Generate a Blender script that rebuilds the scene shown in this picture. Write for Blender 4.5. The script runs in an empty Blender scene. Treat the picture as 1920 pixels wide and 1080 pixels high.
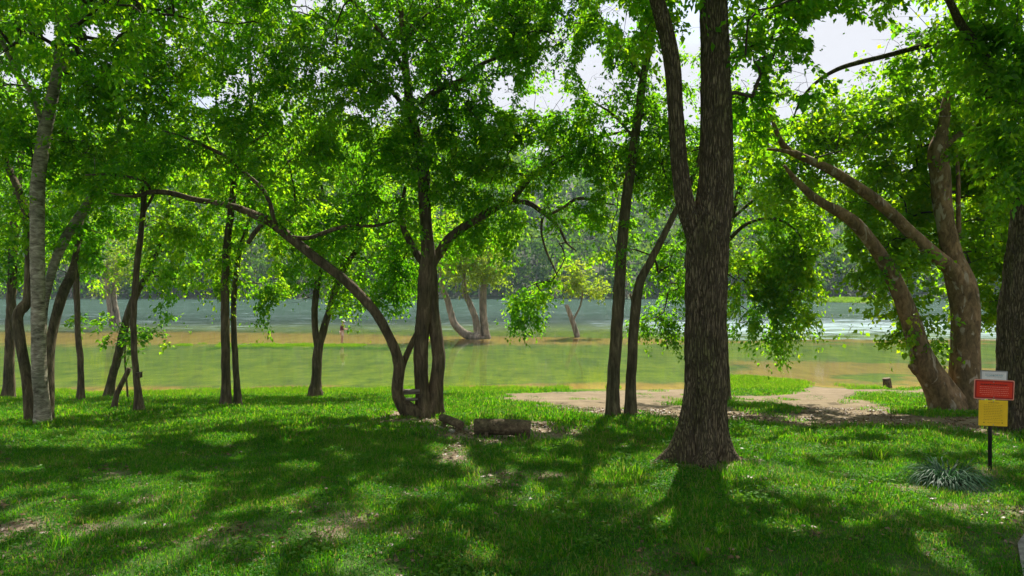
import bpy, bmesh, math, random
import numpy as np
from mathutils import Vector

# ------------------------------------------------------------------ camera, light, exposure
SC = bpy.context.scene
COL = SC.collection
RNG = np.random.default_rng(7)
random.seed(7)
F = 1300.0            # focal length in photo pixels (1920 wide)
HZ = 530.0            # horizon row
CAMZ = 4.6            # eye height above the river

cam_d = bpy.data.cameras.new('camera')
cam_d.sensor_width = 36.0
cam_d.lens = 36.0 * F / 1920.0
cam_d.shift_y = -(540.0 - HZ) / 1920.0
cam_d.clip_start = 0.05
cam_d.clip_end = 3000
cam = bpy.data.objects.new('camera', cam_d)
COL.objects.link(cam)
cam.location = (0, 0, CAMZ)
cam.rotation_euler = (math.radians(90), 0, 0)
SC.camera = cam

SUN_EL, SUN_AZ = math.radians(54), math.radians(20)
SUN = np.array([math.cos(SUN_EL) * math.sin(SUN_AZ), math.cos(SUN_EL) * math.cos(SUN_AZ), math.sin(SUN_EL)])

world = bpy.data.worlds.new('World')
SC.world = world
world.use_nodes = True
wn, wl = world.node_tree.nodes, world.node_tree.links
wn.clear()
w_out = wn.new('ShaderNodeOutputWorld')
w_bg = wn.new('ShaderNodeBackground')
w_bg.inputs['Strength'].default_value = 0.085
sky = wn.new('ShaderNodeTexSky')
sky.sky_type = 'NISHITA'
sky.sun_disc = False
sky.sun_elevation = SUN_EL
sky.sun_rotation = SUN_AZ
sky.air_density = 1.0
sky.dust_density = 1.5
w_tc = wn.new('ShaderNodeTexCoord')
w_map = wn.new('ShaderNodeMapping')
w_map.inputs['Scale'].default_value = (2.2, 2.2, 4.5)
w_no = wn.new('ShaderNodeTexNoise')
w_no.inputs['Scale'].default_value = 1.6
w_no.inputs['Detail'].default_value = 7
w_no.inputs['Roughness'].default_value = 0.55
w_rp = wn.new('ShaderNodeValToRGB')
w_rp.color_ramp.elements[0].position = 0.30
w_rp.color_ramp.elements[1].position = 0.50
w_mx = wn.new('ShaderNodeMix')
w_mx.data_type = 'RGBA'
w_mx.inputs[7].default_value = (4.25, 4.3, 4.6, 1)
wl.new(w_tc.outputs['Generated'], w_map.inputs['Vector'])
wl.new(w_map.outputs['Vector'], w_no.inputs['Vector'])
wl.new(w_no.outputs['Fac'], w_rp.inputs['Fac'])
wl.new(w_rp.outputs['Color'], w_mx.inputs[0])
wl.new(sky.outputs['Color'], w_mx.inputs[6])
wl.new(w_mx.outputs[2], w_bg.inputs['Color'])
wl.new(w_bg.outputs['Background'], w_out.inputs['Surface'])

sun_d = bpy.data.lights.new('sun', 'SUN')
sun_d.energy = 5.0
sun_d.angle = math.radians(0.53)
sun_d.color = (1.0, 0.94, 0.82)
sun_o = bpy.data.objects.new('sun', sun_d)
COL.objects.link(sun_o)
sun_o.rotation_euler = Vector(SUN.tolist()).to_track_quat('Z', 'Y').to_euler()
sun_o.location = (20, 40, 60)

SC.view_settings.view_transform = 'Standard'
SC.view_settings.look = 'None'
SC.view_settings.exposure = 1.25
SC.view_settings.gamma = 1.0
SC.view_settings.use_curve_mapping = False
SC.render.engine = 'CYCLES'
SC.cycles.use_denoising = True
SC.cycles.max_bounces = 7
SC.cycles.diffuse_bounces = 3
SC.cycles.glossy_bounces = 2
SC.cycles.transmission_bounces = 4
SC.cycles.transparent_max_bounces = 8
SC.cycles.volume_bounces = 0
SC.cycles.sample_clamp_indirect = 4.0
SC.cycles.sample_clamp_direct = 5.0
SC.cycles.caustics_reflective = False
SC.cycles.caustics_refractive = False

# ------------------------------------------------------------------ numeric helpers
def hash01(*a):
    h = np.zeros(np.broadcast(*a).shape, dtype=np.uint64) + np.uint64(1469598103)
    for k, v in enumerate(a):
        h = (h ^ (np.asarray(v).astype(np.int64).astype(np.uint64) * np.uint64(0x9E3779B97F4A7C15 + 2 * k))) * np.uint64(0xBF58476D1CE4E5B9)
        h ^= h >> np.uint64(29)
    return (h >> np.uint64(11)).astype(np.float64) / float(1 << 53)

def vnoise(p, seed=0):
    """smooth value noise, p (...,2) or (...,3), result 0..1"""
    p = np.asarray(p, float)
    i = np.floor(p)
    f = p - i
    f = f * f * (3 - 2 * f)
    n = p.shape[-1]
    out = 0.0
    for c in range(1 << n):
        w = 1.0
        k = []
        for a in range(n):
            b = (c >> a) & 1
            w = w * (f[..., a] if b else 1 - f[..., a])
            k.append(i[..., a] + b)
        out = out + w * hash01(*k, np.full(p.shape[:-1], seed))
    return out

def fbm(p, seed=0, octv=4):
    p = np.asarray(p, float)
    s, a, t = 0.0, 1.0, 0.0
    for o in range(octv):
        s = s + a * vnoise(p * 2 ** o + 17.3 * o, seed + o)
        t += a
        a *= 0.5
    return s / t

def sstep(a, b, x):
    t = np.clip((np.asarray(x, float) - a) / (b - a), 0, 1)
    return t * t * (3 - 2 * t)

_gy = np.array([-60, -10, 0, 9, 12.5, 16, 20, 24, 27, 29, 30.5, 33, 40, 48, 52, 56, 66, 82, 104, 130, 180, 195, 202, 240])
_gz = np.array([2.6, 2.1, 2.02, 1.94, 1.70, 1.44, 1.02, 0.58, 0.24, 0.02, -.09, -.16, -.24, -.24, -.13, -.12, -.17, -.42, -1.2, -2.4, -2.2, -1.2, 0.7, 3.0])
_fy = np.linspace(-60, 240, 3001)
_fz = np.interp(_fy, _gy, _gz)
_k = np.exp(-0.5 * (np.arange(-24, 25) / 9.0) ** 2)
_fz = np.convolve(np.pad(_fz, 24, 'edge'), _k / _k.sum(), 'valid')

def gz(x, y):
    x = np.asarray(x, float)
    y = np.asarray(y, float)
    ye = y - 0.045 * np.clip(x, -40, 40) * sstep(15, 28, y) * (1 - sstep(70, 140, y))
    z = np.interp(ye, _fy, _fz)
    q = np.stack([x, y], -1)
    dry = 1 - sstep(26, 31, y)
    z = z + (vnoise(q * 0.55, 3) - .5) * (0.10 * dry + 0.05) + (vnoise(q * 2.1, 4) - .5) * 0.045 * dry
    # shallow gravel rise off the right bank where weeds stand above the water
    z = z + 0.17 * np.exp(-(((x - 11.2) / 2.2) ** 2 + ((y - 32.2) / 2.3) ** 2))
    # crest of the submerged sand bar on the left
    z = z + 0.12 * np.exp(-((y - 51.5) / 1.6) ** 2) * sstep(-6, -9, x) * sstep(-30, -20, x) 
    return z

def P(px, py, d):
    return np.array([(px - 960.0) / F * d, d, CAMZ + (HZ - py) / F * d])

def proj(p):
    d = np.maximum(p[..., 1], 0.05)
    return 960.0 + p[..., 0] / d * F, HZ - (p[..., 2] - CAMZ) / d * F

def G(px, py, lo=4.0, hi=230.0):
    """where the line of sight through a photo pixel meets the ground (or the water)"""
    for _ in range(60):
        m = 0.5 * (lo + hi)
        q = P(px, py, m)
        if q[2] > max(float(gz(q[0], q[1])), -0.0 if m > 29 else -9):
            lo = m
        else:
            hi = m
    q = P(px, py, 0.5 * (lo + hi))
    q[2] = float(gz(q[0], q[1]))
    return q

# ------------------------------------------------------------------ object helpers
def mesh_np(name, verts, tris=None, quads=None, mat=None, attrs=None, smooth=False):
    me = bpy.data.meshes.new(name)
    verts = np.asarray(verts, np.float32).reshape(-1, 3)
    nt = 0 if tris is None else len(tris)
    nq = 0 if quads is None else len(quads)
    me.vertices.add(len(verts))
    me.vertices.foreach_set('co', verts.ravel())
    loops = []
    if nt:
        loops.append(np.asarray(tris, np.int32).ravel())
    if nq:
        loops.append(np.asarray(quads, np.int32).ravel())
    loops = np.concatenate(loops)
    me.loops.add(len(loops))
    me.loops.foreach_set('vertex_index', loops)
    me.polygons.add(nt + nq)
    st = np.concatenate([np.arange(nt) * 3, nt * 3 + np.arange(nq) * 4]).astype(np.int32)
    me.polygons.foreach_set('loop_start', st)
    if smooth:
        me.polygons.foreach_set('use_smooth', np.ones(nt + nq, bool))
    if attrs:
        for k, v in attrs.items():
            a = me.attributes.new(k, 'FLOAT', 'POINT')
            a.data.foreach_set('value', np.asarray(v, np.float32))
    me.update(calc_edges=True)
    if mat:
        me.materials.append(mat)
    return me

def link(name, me, parent=None, loc=None):
    o = bpy.data.objects.new(name, me)
    COL.objects.link(o)
    if parent is not None:
        o.parent = parent
    if loc is not None:
        o.location = tuple(float(v) for v in loc)
    return o

def tag(o, label=None, cat=None, group=None, kind=None):
    if label:
        o['label'] = label
    if cat:
        o['category'] = cat
    if group:
        o['group'] = group
    if kind:
        o['kind'] = kind
    return o

def empty(name, loc, label, cat, group=None):
    o = bpy.data.objects.new(name, None)
    COL.objects.link(o)
    o.location = tuple(float(v) for v in loc)
    o.empty_display_size = 0.2
    return tag(o, label, cat, group)

class MB:
    """collects pieces into one mesh"""
    def __init__(s):
        s.v, s.t, s.q, s.n = [], [], [], 0
    def add(s, v, t=None, q=None):
        v = np.asarray(v, float)
        if t is not None and len(t):
            s.t.append(np.asarray(t, int) + s.n)
        if q is not None and len(q):
            s.q.append(np.asarray(q, int) + s.n)
        s.v.append(v)
        s.n += len(v)
    def mesh(s, name, mat, smooth=False, off=(0, 0, 0)):
        v = np.concatenate(s.v) - np.asarray(off, float)
        t = np.concatenate(s.t) if s.t else None
        q = np.concatenate(s.q) if s.q else None
        return mesh_np(name, v, t, q, mat, None, smooth)

def catmull(pts, step):
    pts = np.asarray(pts, float)
    if len(pts) < 3:
        n = max(2, int(np.linalg.norm(pts[-1, :3] - pts[0, :3]) / step) + 1)
        return pts[0] + (pts[-1] - pts[0]) * np.linspace(0, 1, n)[:, None]
    e = np.vstack([2 * pts[0] - pts[1], pts, 2 * pts[-1] - pts[-2]])
    out = []
    for i in range(1, len(e) - 2):
        p0, p1, p2, p3 = e[i - 1], e[i], e[i + 1], e[i + 2]
        n = max(1, int(np.linalg.norm(p2[:3] - p1[:3]) / step))
        for t in np.arange(n) / n:
            out.append(0.5 * (2 * p1 + (p2 - p0) * t + (2 * p0 - 5 * p1 + 4 * p2 - p3) * t * t + (3 * p1 - p0 - 3 * p2 + p3) * t ** 3))
    out.append(e[-2])
    return np.array(out)

def tube(pts, rad, sides=8, cap=True, ridge=0.0, rfreq=9, seed=0, lump=0.0, flare=None):
    """swept tube; ridge: depth of bark furrows (share of the radius); flare: (height, amount, lobes, phase)"""
    pts = np.asarray(pts, float)
    n = len(pts)
    rad = np.broadcast_to(np.asarray(rad, float), (n,)).copy()
    tan = np.gradient(pts, axis=0)
    tan /= np.linalg.norm(tan, axis=1)[:, None] + 1e-9
    ref = np.array([1.0, 0, 0]) if abs(tan[0][0]) < 0.8 else np.array([0, 1.0, 0])
    u = np.empty((n, 3))
    a = ref - tan[0] * ref.dot(tan[0])
    a /= np.linalg.norm(a)
    for i in range(n):
        a = a - tan[i] * a.dot(tan[i])
        a /= np.linalg.norm(a) + 1e-9
        u[i] = a
    w = np.cross(tan, u)
    th = np.linspace(0, 2 * np.pi, sides, endpoint=False)
    R = np.repeat(rad[:, None], sides, 1)
    s = np.concatenate([[0], np.cumsum(np.linalg.norm(np.diff(pts, axis=0), axis=1))])
    if lump:
        q = np.stack([np.cos(th)[None, :] * 1.3 + 0 * s[:, None], np.sin(th)[None, :] * 1.3 + 0 * s[:, None], (s / (rad.max() * 3 + .02))[:, None] + 0 * th[None, :]], -1)
        R = R * (1 + lump * 2 * (fbm(q + seed * 3.1, seed, 3) - 0.5))
    if flare:
        h, am, lobes, ph = flare
        k = np.exp(-np.maximum(s, 0) / h)[:, None]
        lob = 0.5 + 0.5 * np.cos(lobes * th[None, :] + ph + 0.6 * np.sin(2 * th[None, :] + ph))
        R = R * (1 + am * k * (0.22 + 1.0 * lob ** 2.2))
        R = R * (1 - 0.16 * np.exp(-s / (h * 3.5))[:, None] * (1 - lob) ** 2)
    if ridge:
        wob = vnoise(np.stack([s * 1.7, s * 0 + seed], -1), seed) * 1.2
        q = np.stack([np.cos(th)[None, :] * rfreq / 3.2 + wob[:, None], np.sin(th)[None, :] * rfreq / 3.2 + wob[:, None] * .7, (s * 2.6)[:, None] + 0 * th[None, :]], -1)
        nz = vnoise(q, seed + 5)
        q2 = q * np.array([2.1, 2.1, 2.7]) + 9.1
        rd = 1 - np.abs(2 * nz - 1) * 1.25 + 0.5 * (vnoise(q2, seed + 8) - .5)
        R = R * (1 + ridge * (rd - 0.5))
    V = pts[:, None, :] + R[:, :, None] * (np.cos(th)[None, :, None] * u[:, None, :] + np.sin(th)[None, :, None] * w[:, None, :])
    V = V.reshape(-1, 3)
    i = np.arange(n - 1)[:, None] * sides
    j = np.arange(sides)[None, :]
    jn = (j + 1) % sides
    Q = np.stack([i + j, i + jn, i + sides + jn, i + sides + j], -1).reshape(-1, 4)
    T = None
    if cap:
        V = np.vstack([V, pts[0] , pts[-1]])
        c0, c1 = n * sides, n * sides + 1
        b = (n - 1) * sides
        jj = np.arange(sides)
        kk = (jj + 1) % sides
        T = np.concatenate([np.stack([np.full(sides, c0), kk, jj], -1), np.stack([np.full(sides, c1), b + jj, b + kk], -1)])
    return V, T, Q

def boxv(c, s, rz=0.0, tilt=0.0):
    c = np.asarray(c, float)
    v = np.array([[x, y, z] for x in (-.5, .5) for y in (-.5, .5) for z in (-.5, .5)]) * np.asarray(s, float)
    ct, st = math.cos(tilt), math.sin(tilt)
    v = v @ np.array([[ct, 0, st], [0, 1, 0], [-st, 0, ct]])
    cr, sr = math.cos(rz), math.sin(rz)
    v = v @ np.array([[cr, sr, 0], [-sr, cr, 0], [0, 0, 1]])
    return v + c, None, np.array([[0, 1, 3, 2], [4, 6, 7, 5], [0, 4, 5, 1], [2, 3, 7, 6], [0, 2, 6, 4], [1, 5, 7, 3]])

# ------------------------------------------------------------------ materials
def nmat(name):
    m = bpy.data.materials.new(name)
    m.use_nodes = True
    nt = m.node_tree
    nt.nodes.clear()
    out = nt.nodes.new('ShaderNodeOutputMaterial')
    return m, nt.nodes, nt.links, out

def ramp(nodes, stops):
    r = nodes.new('ShaderNodeValToRGB')
    e = r.color_ramp.elements
    while len(e) < len(stops):
        e.new(0.5)
    for k, (p, c) in enumerate(stops):
        e[k].position = p
        e[k].color = (c[0], c[1], c[2], 1)
    return r

def mixc(nodes, links, fac, a, b):
    m = nodes.new('ShaderNodeMix')
    m.data_type = 'RGBA'
    for sock, v in ((m.inputs[0], fac), (m.inputs[6], a), (m.inputs[7], b)):
        if hasattr(v, 'is_output'):
            links.new(v, sock)
        elif isinstance(v, (int, float)):
            sock.default_value = v
        else:
            sock.default_value = (v[0], v[1], v[2], 1)
    return m.outputs[2]

def math_n(nodes, links, op, a, b=None, c=None, clamp=False):
    m = nodes.new('ShaderNodeMath')
    m.operation = op
    m.use_clamp = clamp
    for k, v in enumerate((a, b, c)):
        if v is None:
            continue
        if hasattr(v, 'is_output'):
            links.new(v, m.inputs[k])
        else:
            m.inputs[k].default_value = v
    return m.outputs[0]

def attr(nodes, name):
    a = nodes.new('ShaderNodeAttribute')
    a.attribute_name = name
    return a.outputs['Fac']

def noise(nodes, links, scale, detail=4, rough=0.55, stretch=(1, 1, 1), coord='Object', dist=0.0):
    tc = nodes.new('ShaderNodeTexCoord')
    mp = nodes.new('ShaderNodeMapping')
    mp.inputs['Scale'].default_value = stretch
    n = nodes.new('ShaderNodeTexNoise')
    n.inputs['Scale'].default_value = scale
    n.inputs['Detail'].default_value = detail
    n.inputs['Roughness'].default_value = rough
    n.inputs['Distortion'].default_value = dist
    links.new(tc.outputs[coord], mp.inputs['Vector'])
    links.new(mp.outputs['Vector'], n.inputs['Vector'])
    return n.outputs['Fac']

def leaf_mat(name, stops_d, stops_t, mixf=0.5, gloss=0.05):
    m, N, L, out = nmat(name)
    t = attr(N, 'tint')
    rd, rt = ramp(N, stops_d), ramp(N, stops_t)
    L.new(t, rd.inputs['Fac'])
    L.new(t, rt.inputs['Fac'])
    d = N.new('ShaderNodeBsdfDiffuse')
    tr = N.new('ShaderNodeBsdfTranslucent')
    L.new(rd.outputs['Color'], d.inputs['Color'])
    L.new(rt.outputs['Color'], tr.inputs['Color'])
    mx = N.new('ShaderNodeMixShader')
    mx.inputs[0].default_value = mixf
    L.new(d.outputs[0], mx.inputs[1])
    L.new(tr.outputs[0], mx.inputs[2])
    g = N.new('ShaderNodeBsdfGlossy')
    g.inputs['Roughness'].default_value = 0.45
    g.inputs['Color'].default_value = (1, 1, 1, 1)
    m2 = N.new('ShaderNodeMixShader')
    m2.inputs[0].default_value = gloss
    L.new(mx.outputs[0], m2.inputs[1])
    L.new(g.outputs[0], m2.inputs[2])
    L.new(m2.outputs[0], out.inputs['Surface'])
    return m

def bark_mat(name, dark, mid, light, scale=9.0, bump=0.5, patch=None, zst=0.16):
    m, N, L, out = nmat(name)
    n1 = noise(N, L, scale, 6, 0.65, (1, 1, zst), dist=0.6)
    n2 = noise(N, L, 2.3, 3, 0.5, (1, 1, 0.6))
    r = ramp(N, [(0.30, dark), (0.52, mid), (0.72, light)])
    L.new(n1, r.inputs['Fac'])
    r2 = ramp(N, [(0.35, (0.62, 0.66, 0.55)), (0.65, (1.15, 1.08, 1.0))])
    L.new(n2, r2.inputs['Fac'])
    mm = N.new('ShaderNodeMix')
    mm.data_type = 'RGBA'
    mm.blend_type = 'MULTIPLY'
    mm.inputs[0].default_value = 1.0
    L.new(r.outputs['Color'], mm.inputs[6])
    L.new(r2.outputs['Color'], mm.inputs[7])
    colr = mm.outputs[2]
    if patch:
        pn = noise(N, L, patch[1], 3, 0.5, (1, 1, 0.45), dist=1.2)
        pr = ramp(N, [(patch[2], (0, 0, 0)), (patch[2] + 0.05, (1, 1, 1))])
        L.new(pn, pr.inputs['Fac'])
        colr = mixc(N, L, pr.outputs['Color'], colr, patch[0])
    b = N.new('ShaderNodeBsdfPrincipled')
    b.inputs['Roughness'].default_value = 0.9
    b.inputs['Specular IOR Level'].default_value = 0.2
    L.new(colr, b.inputs['Base Color'])
    bp = N.new('ShaderNodeBump')
    bp.inputs['Strength'].default_value = bump
    bp.inputs['Distance'].default_value = 0.03
    L.new(n1, bp.inputs['Height'])
    L.new(bp.outputs[0], b.inputs['Normal'])
    L.new(b.outputs[0], out.inputs['Surface'])
    return m

def furrow_mat(name):
    m, N, L, out = nmat(name)
    tc = N.new('ShaderNodeTexCoord')
    mp = N.new('ShaderNodeMapping')
    mp.inputs['Scale'].default_value = (1, 1, .13)
    L.new(tc.outputs['Object'], mp.inputs['Vector'])
    nz = N.new('ShaderNodeTexNoise')
    nz.inputs['Scale'].default_value = 7
    nz.inputs['Detail'].default_value = 5
    L.new(mp.outputs['Vector'], nz.inputs['Vector'])
    ad = N.new('ShaderNodeMix')
    ad.data_type = 'VECTOR'
    ad.inputs[0].default_value = .12
    L.new(mp.outputs['Vector'], ad.inputs[4])
    L.new(nz.outputs['Color'], ad.inputs[5])
    vo = N.new('ShaderNodeTexVoronoi')
    vo.feature = 'DISTANCE_TO_EDGE'
    vo.inputs['Scale'].default_value = 34
    L.new(ad.outputs[1], vo.inputs['Vector'])
    crack = N.new('ShaderNodeMapRange')
    crack.inputs['From Min'].default_value = .01
    crack.inputs['From Max'].default_value = .20
    L.new(vo.outputs['Distance'], crack.inputs['Value'])
    n2 = noise(N, L, 26, 7, .75, (1, 1, .7))
    n3 = noise(N, L, 1.6, 4, .6, (1, 1, .5))
    pl = ramp(N, [(.28, (.080, .063, .040)), (.5, (.150, .122, .080)), (.75, (.24, .20, .14))])
    L.new(n2, pl.inputs['Fac'])
    tint = ramp(N, [(.34, (.70, .80, .52)), (.52, (1, .95, .88)), (.70, (1.25, 1.2, 1.12))])
    L.new(n3, tint.inputs['Fac'])
    mm = N.new('ShaderNodeMix')
    mm.data_type = 'RGBA'
    mm.blend_type = 'MULTIPLY'
    mm.inputs[0].default_value = 1
    L.new(pl.outputs['Color'], mm.inputs[6])
    L.new(tint.outputs['Color'], mm.inputs[7])
    c = mixc(N, L, crack.outputs[0], (.062, .048, .030), mm.outputs[2])
    h = math_n(N, L, 'ADD', crack.outputs[0], math_n(N, L, 'MULTIPLY', n2, .45))
    b = N.new('ShaderNodeBsdfPrincipled')
    b.inputs['Roughness'].default_value = .92
    b.inputs['Specular IOR Level'].default_value = .15
    L.new(c, b.inputs['Base Color'])
    bp = N.new('ShaderNodeBump')
    bp.inputs['Strength'].default_value = 1
    bp.inputs['Distance'].default_value = .035
    L.new(h, bp.inputs['Height'])
    L.new(bp.outputs[0], b.inputs['Normal'])
    L.new(b.outputs[0], out.inputs['Surface'])
    return m

def plain_mat(name, c1, c2, scale=8.0, rough=0.8, bump=0.2, stretch=(1, 1, 1), spec=0.3):
    m, N, L, out = nmat(name)
    n1 = noise(N, L, scale, 5, 0.6, stretch)
    r = ramp(N, [(0.35, c1), (0.65, c2)])
    L.new(n1, r.inputs['Fac'])
    b = N.new('ShaderNodeBsdfPrincipled')
    b.inputs['Roughness'].default_value = rough
    b.inputs['Specular IOR Level'].default_value = spec
    L.new(r.outputs['Color'], b.inputs['Base Color'])
    if bump:
        bp = N.new('ShaderNodeBump')
        bp.inputs['Strength'].default_value = bump
        bp.inputs['Distance'].default_value = 0.02
        L.new(n1, bp.inputs['Height'])
        L.new(bp.outputs[0], b.inputs['Normal'])
    L.new(b.outputs[0], out.inputs['Surface'])
    return m

M = {}
M['leaf'] = leaf_mat('maple_leaf', [(0, (.016, .080, .005)), (.5, (.034, .130, .006)), (1, (.085, .19, .010))],
                     [(0, (.06, .34, .004)), (.5, (.23, .58, .006)), (1, (.62, .82, .012))], 0.62, .012)
M['leaf_deep'] = leaf_mat('elm_leaf', [(0, (.013, .070, .007)), (.5, (.026, .115, .008)), (1, (.065, .165, .010))],
                          [(0, (.07, .34, .005)), (.5, (.24, .56, .007)), (1, (.54, .76, .012))], 0.6, .012)
M['leaf_syc'] = leaf_mat('sycamore_leaf', [(0, (.022, .095, .004)), (.6, (.050, .155, .005)), (.97, (.10, .19, .01)), (1, (.20, .16, .02))],
                         [(0, (.12, .44, .003)), (.6, (.40, .70, .006)), (.97, (.74, .82, .012)), (1, (.55, .36, .02))], 0.6, .012)
M['leaf_yel'] = leaf_mat('willow_leaf', [(0, (.055, .13, .008)), (.6, (.11, .19, .012)), (1, (.20, .23, .02))],
                         [(0, (.20, .40, .008)), (.6, (.40, .58, .012)), (1, (.64, .64, .03))], 0.5, .02)
M['leaf_far'] = leaf_mat('forest_leaf', [(0, (.028, .095, .012)), (.5, (.060, .165, .016)), (1, (.13, .25, .022))],
                         [(0, (.06, .16, .012)), (.5, (.13, .28, .014)), (1, (.24, .36, .018))], 0.4, 0.01)
M['grass'] = leaf_mat('grass_blade', [(0, (.013, .095, .004)), (.5, (.028, .145, .006)), (.85, (.09, .20, .008)), (1, (.24, .19, .07))],
                      [(0, (.05, .28, .003)), (.5, (.13, .44, .005)), (.85, (.32, .56, .010)), (1, (.36, .30, .08))], 0.45, 0.006)
M['clover'] = leaf_mat('clover_leaf', [(0, (.014, .085, .007)), (.6, (.034, .130, .009)), (1, (.10, .20, .03))],
                       [(0, (.04, .21, .004)), (.6, (.11, .34, .006)), (1, (.26, .44, .03))], 0.4, 0.008)
M['litter'] = leaf_mat('dry_leaf', [(0, (.05, .030, .016)), (.5, (.11, .065, .03)), (1, (.19, .115, .055))],
                       [(0, (.06, .03, .01)), (.5, (.12, .06, .02)), (1, (.2, .1, .04))], 0.2, 0.04)
M['liriope'] = leaf_mat('strap_leaf', [(0, (.010, .040, .016)), (.6, (.024, .070, .034)), (1, (.085, .13, .085))],
                        [(0, (.02, .08, .02)), (.6, (.05, .16, .04)), (1, (.10, .20, .07))], 0.25, 0.012)
M['bark_main'] = furrow_mat('furrowed_bark')
M['bark_dark'] = bark_mat('dark_bark', (.034, .026, .016), (.105, .080, .053), (.21, .17, .115), 15, 0.9)
M['bark_young'] = bark_mat('young_bark', (.030, .024, .014), (.095, .078, .048), (.19, .165, .105), 16, 0.7)
M['bark_pale'] = bark_mat('pale_bark', (.07, .06, .045), (.26, .235, .19), (.50, .47, .41), 6, 0.6, None, 2.6)
M['bark_syc'] = bark_mat('mottled_bark', (.070, .047, .026), (.185, .125, .068), (.29, .205, .12), 9, 0.6, ((.30, .25, .18), 4.0, 0.60), 0.5)
M['bark_grey'] = bark_mat('bleached_bark', (.10, .085, .068), (.25, .215, .18), (.42, .38, .33), 8, 0.5)
M['twig'] = plain_mat('twig_bark', (.022, .017, .012), (.065, .050, .034), 20, 0.9, 0)
M['log'] = bark_mat('log_bark', (.034, .026, .016), (.105, .080, .050), (.19, .155, .10), 14, 0.9, None, 1.0)
M['endgrain'] = plain_mat('end_grain', (.07, .048, .026), (.17, .125, .075), 30, 0.9, 0.4)
M['board'] = plain_mat('weathered_board', (.06, .050, .038), (.19, .165, .13), 18, 0.85, 0.5, (0.2, 1, 1.4))
M['stone'] = plain_mat('river_stone', (.13, .115, .095), (.30, .27, .23), 14, 0.9, 0.5)
M['black_metal'] = plain_mat('black_paint', (.008, .008, .008), (.016, .016, .016), 20, 0.45, 0)
M['red_sign'] = plain_mat('red_paint', (.52, .020, .006), (.62, .035, .010), 6, 0.4, 0)
M['red_edge'] = plain_mat('dark_red_paint', (.26, .010, .005), (.30, .014, .006), 6, 0.4, 0)
M['pale_edge'] = plain_mat('faded_red_edge', (.60, .22, .15), (.68, .28, .20), 6, 0.5, 0)
M['yellow_sign'] = plain_mat('yellow_paint', (.70, .43, .010), (.80, .50, .015), 5, 0.45, 0)
M['white_sign'] = plain_mat('white_paint', (.55, .52, .50), (.66, .63, .60), 5, 0.5, 0)
M['grey_edge'] = plain_mat('grey_edge', (.22, .21, .20), (.28, .27, .26), 5, 0.5, 0)
M['ink_dark'] = plain_mat('dark_ink', (.04, .012, .008), (.05, .015, .01), 5, 0.6, 0)
M['ink_red'] = plain_mat('pale_red_ink', (.70, .22, .16), (.75, .26, .18), 5, 0.6, 0)
M['ink_yel'] = plain_mat('brown_ink', (.26, .16, .01), (.30, .19, .015), 5, 0.6, 0)
M['ink_teal'] = plain_mat('teal_ink', (.12, .34, .38), (.16, .38, .42), 5, 0.6, 0)
M['concrete'] = plain_mat('path_concrete', (.10, .095, .09), (.20, .19, .18), 12, 0.95, 0.4)
M['skin'] = plain_mat('skin', (.42, .24, .17), (.48, .28, .20), 6, 0.6, 0)
M['hair'] = plain_mat('brown_hair', (.03, .02, .012), (.05, .03, .02), 20, 0.7, 0)
M['shirt'] = plain_mat('plum_cloth', (.13, .035, .05), (.19, .05, .07), 10, 0.9, 0)
M['shorts'] = plain_mat('pale_pink_cloth', (.62, .42, .40), (.72, .50, .47), 10, 0.9, 0)
M['cap'] = plain_mat('white_cloth', (.72, .72, .70), (.80, .80, .78), 10, 0.9, 0)
M['eye'] = plain_mat('eye', (.02, .02, .02), (.03, .03, .03), 10, 0.3, 0)
M['cork'] = plain_mat('rod_blank', (.03, .028, .025), (.06, .05, .045), 10, 0.5, 0)
M['lip'] = plain_mat('lip', (.30, .12, .10), (.34, .14, .12), 10, 0.5, 0)

# ------------------------------------------------------------------ ground
def inpoly(px, py, poly):
    x, y = np.asarray(px, float), np.asarray(py, float)
    r = np.zeros(x.shape, bool)
    n = len(poly)
    for i in range(n):
        x1, y1 = poly[i]
        x2, y2 = poly[(i + 1) % n]
        c = ((y1 > y) != (y2 > y)) & (x < (x2 - x1) * (y - y1) / ((y2 - y1) + 1e-12) + x1)
        r ^= c
    return r

SAND = [(900, 744), (1000, 736), (1130, 731), (1280, 722), (1380, 742), (1440, 738), (1500, 733), (1525, 715), (1580, 708), (1760, 708), (2100, 712), (2300, 770),
        (2100, 800), (1850, 803), (1700, 803), (1560, 804), (1400, 799), (1290, 788), (1140, 778), (1040, 768), (960, 757)]
GREEN_ISLES = [[(1600, 746), (1690, 738), (1780, 745), (1850, 770), (1840, 781), (1760, 779), (1680, 764)],
               [(1290, 752), (1380, 753), (1490, 766), (1470, 772), (1360, 768), (1290, 764)],
               [(1560, 722), (1650, 720), (1720, 728), (1640, 731), (1580, 730)]]

def sand_mask(x, y):
    q = np.stack([x, y], -1)
    jx = (fbm(q * 0.9, 31) - .5) * 1.4 + (vnoise(q * 4, 33) - .5) * .5
    jy = (fbm(q * 0.9, 32) - .5) * 1.3 + (vnoise(q * 4, 34) - .5) * .6
    p = np.stack([x + jx, y + jy, gz(x, y)], -1)
    u, v = proj(p)
    s = inpoly(u, v, SAND) & (y > 8)
    for g in GREEN_ISLES:
        s &= ~inpoly(u, v, g)
    s &= ~((y > 33))
    return s.astype(float)

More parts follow.
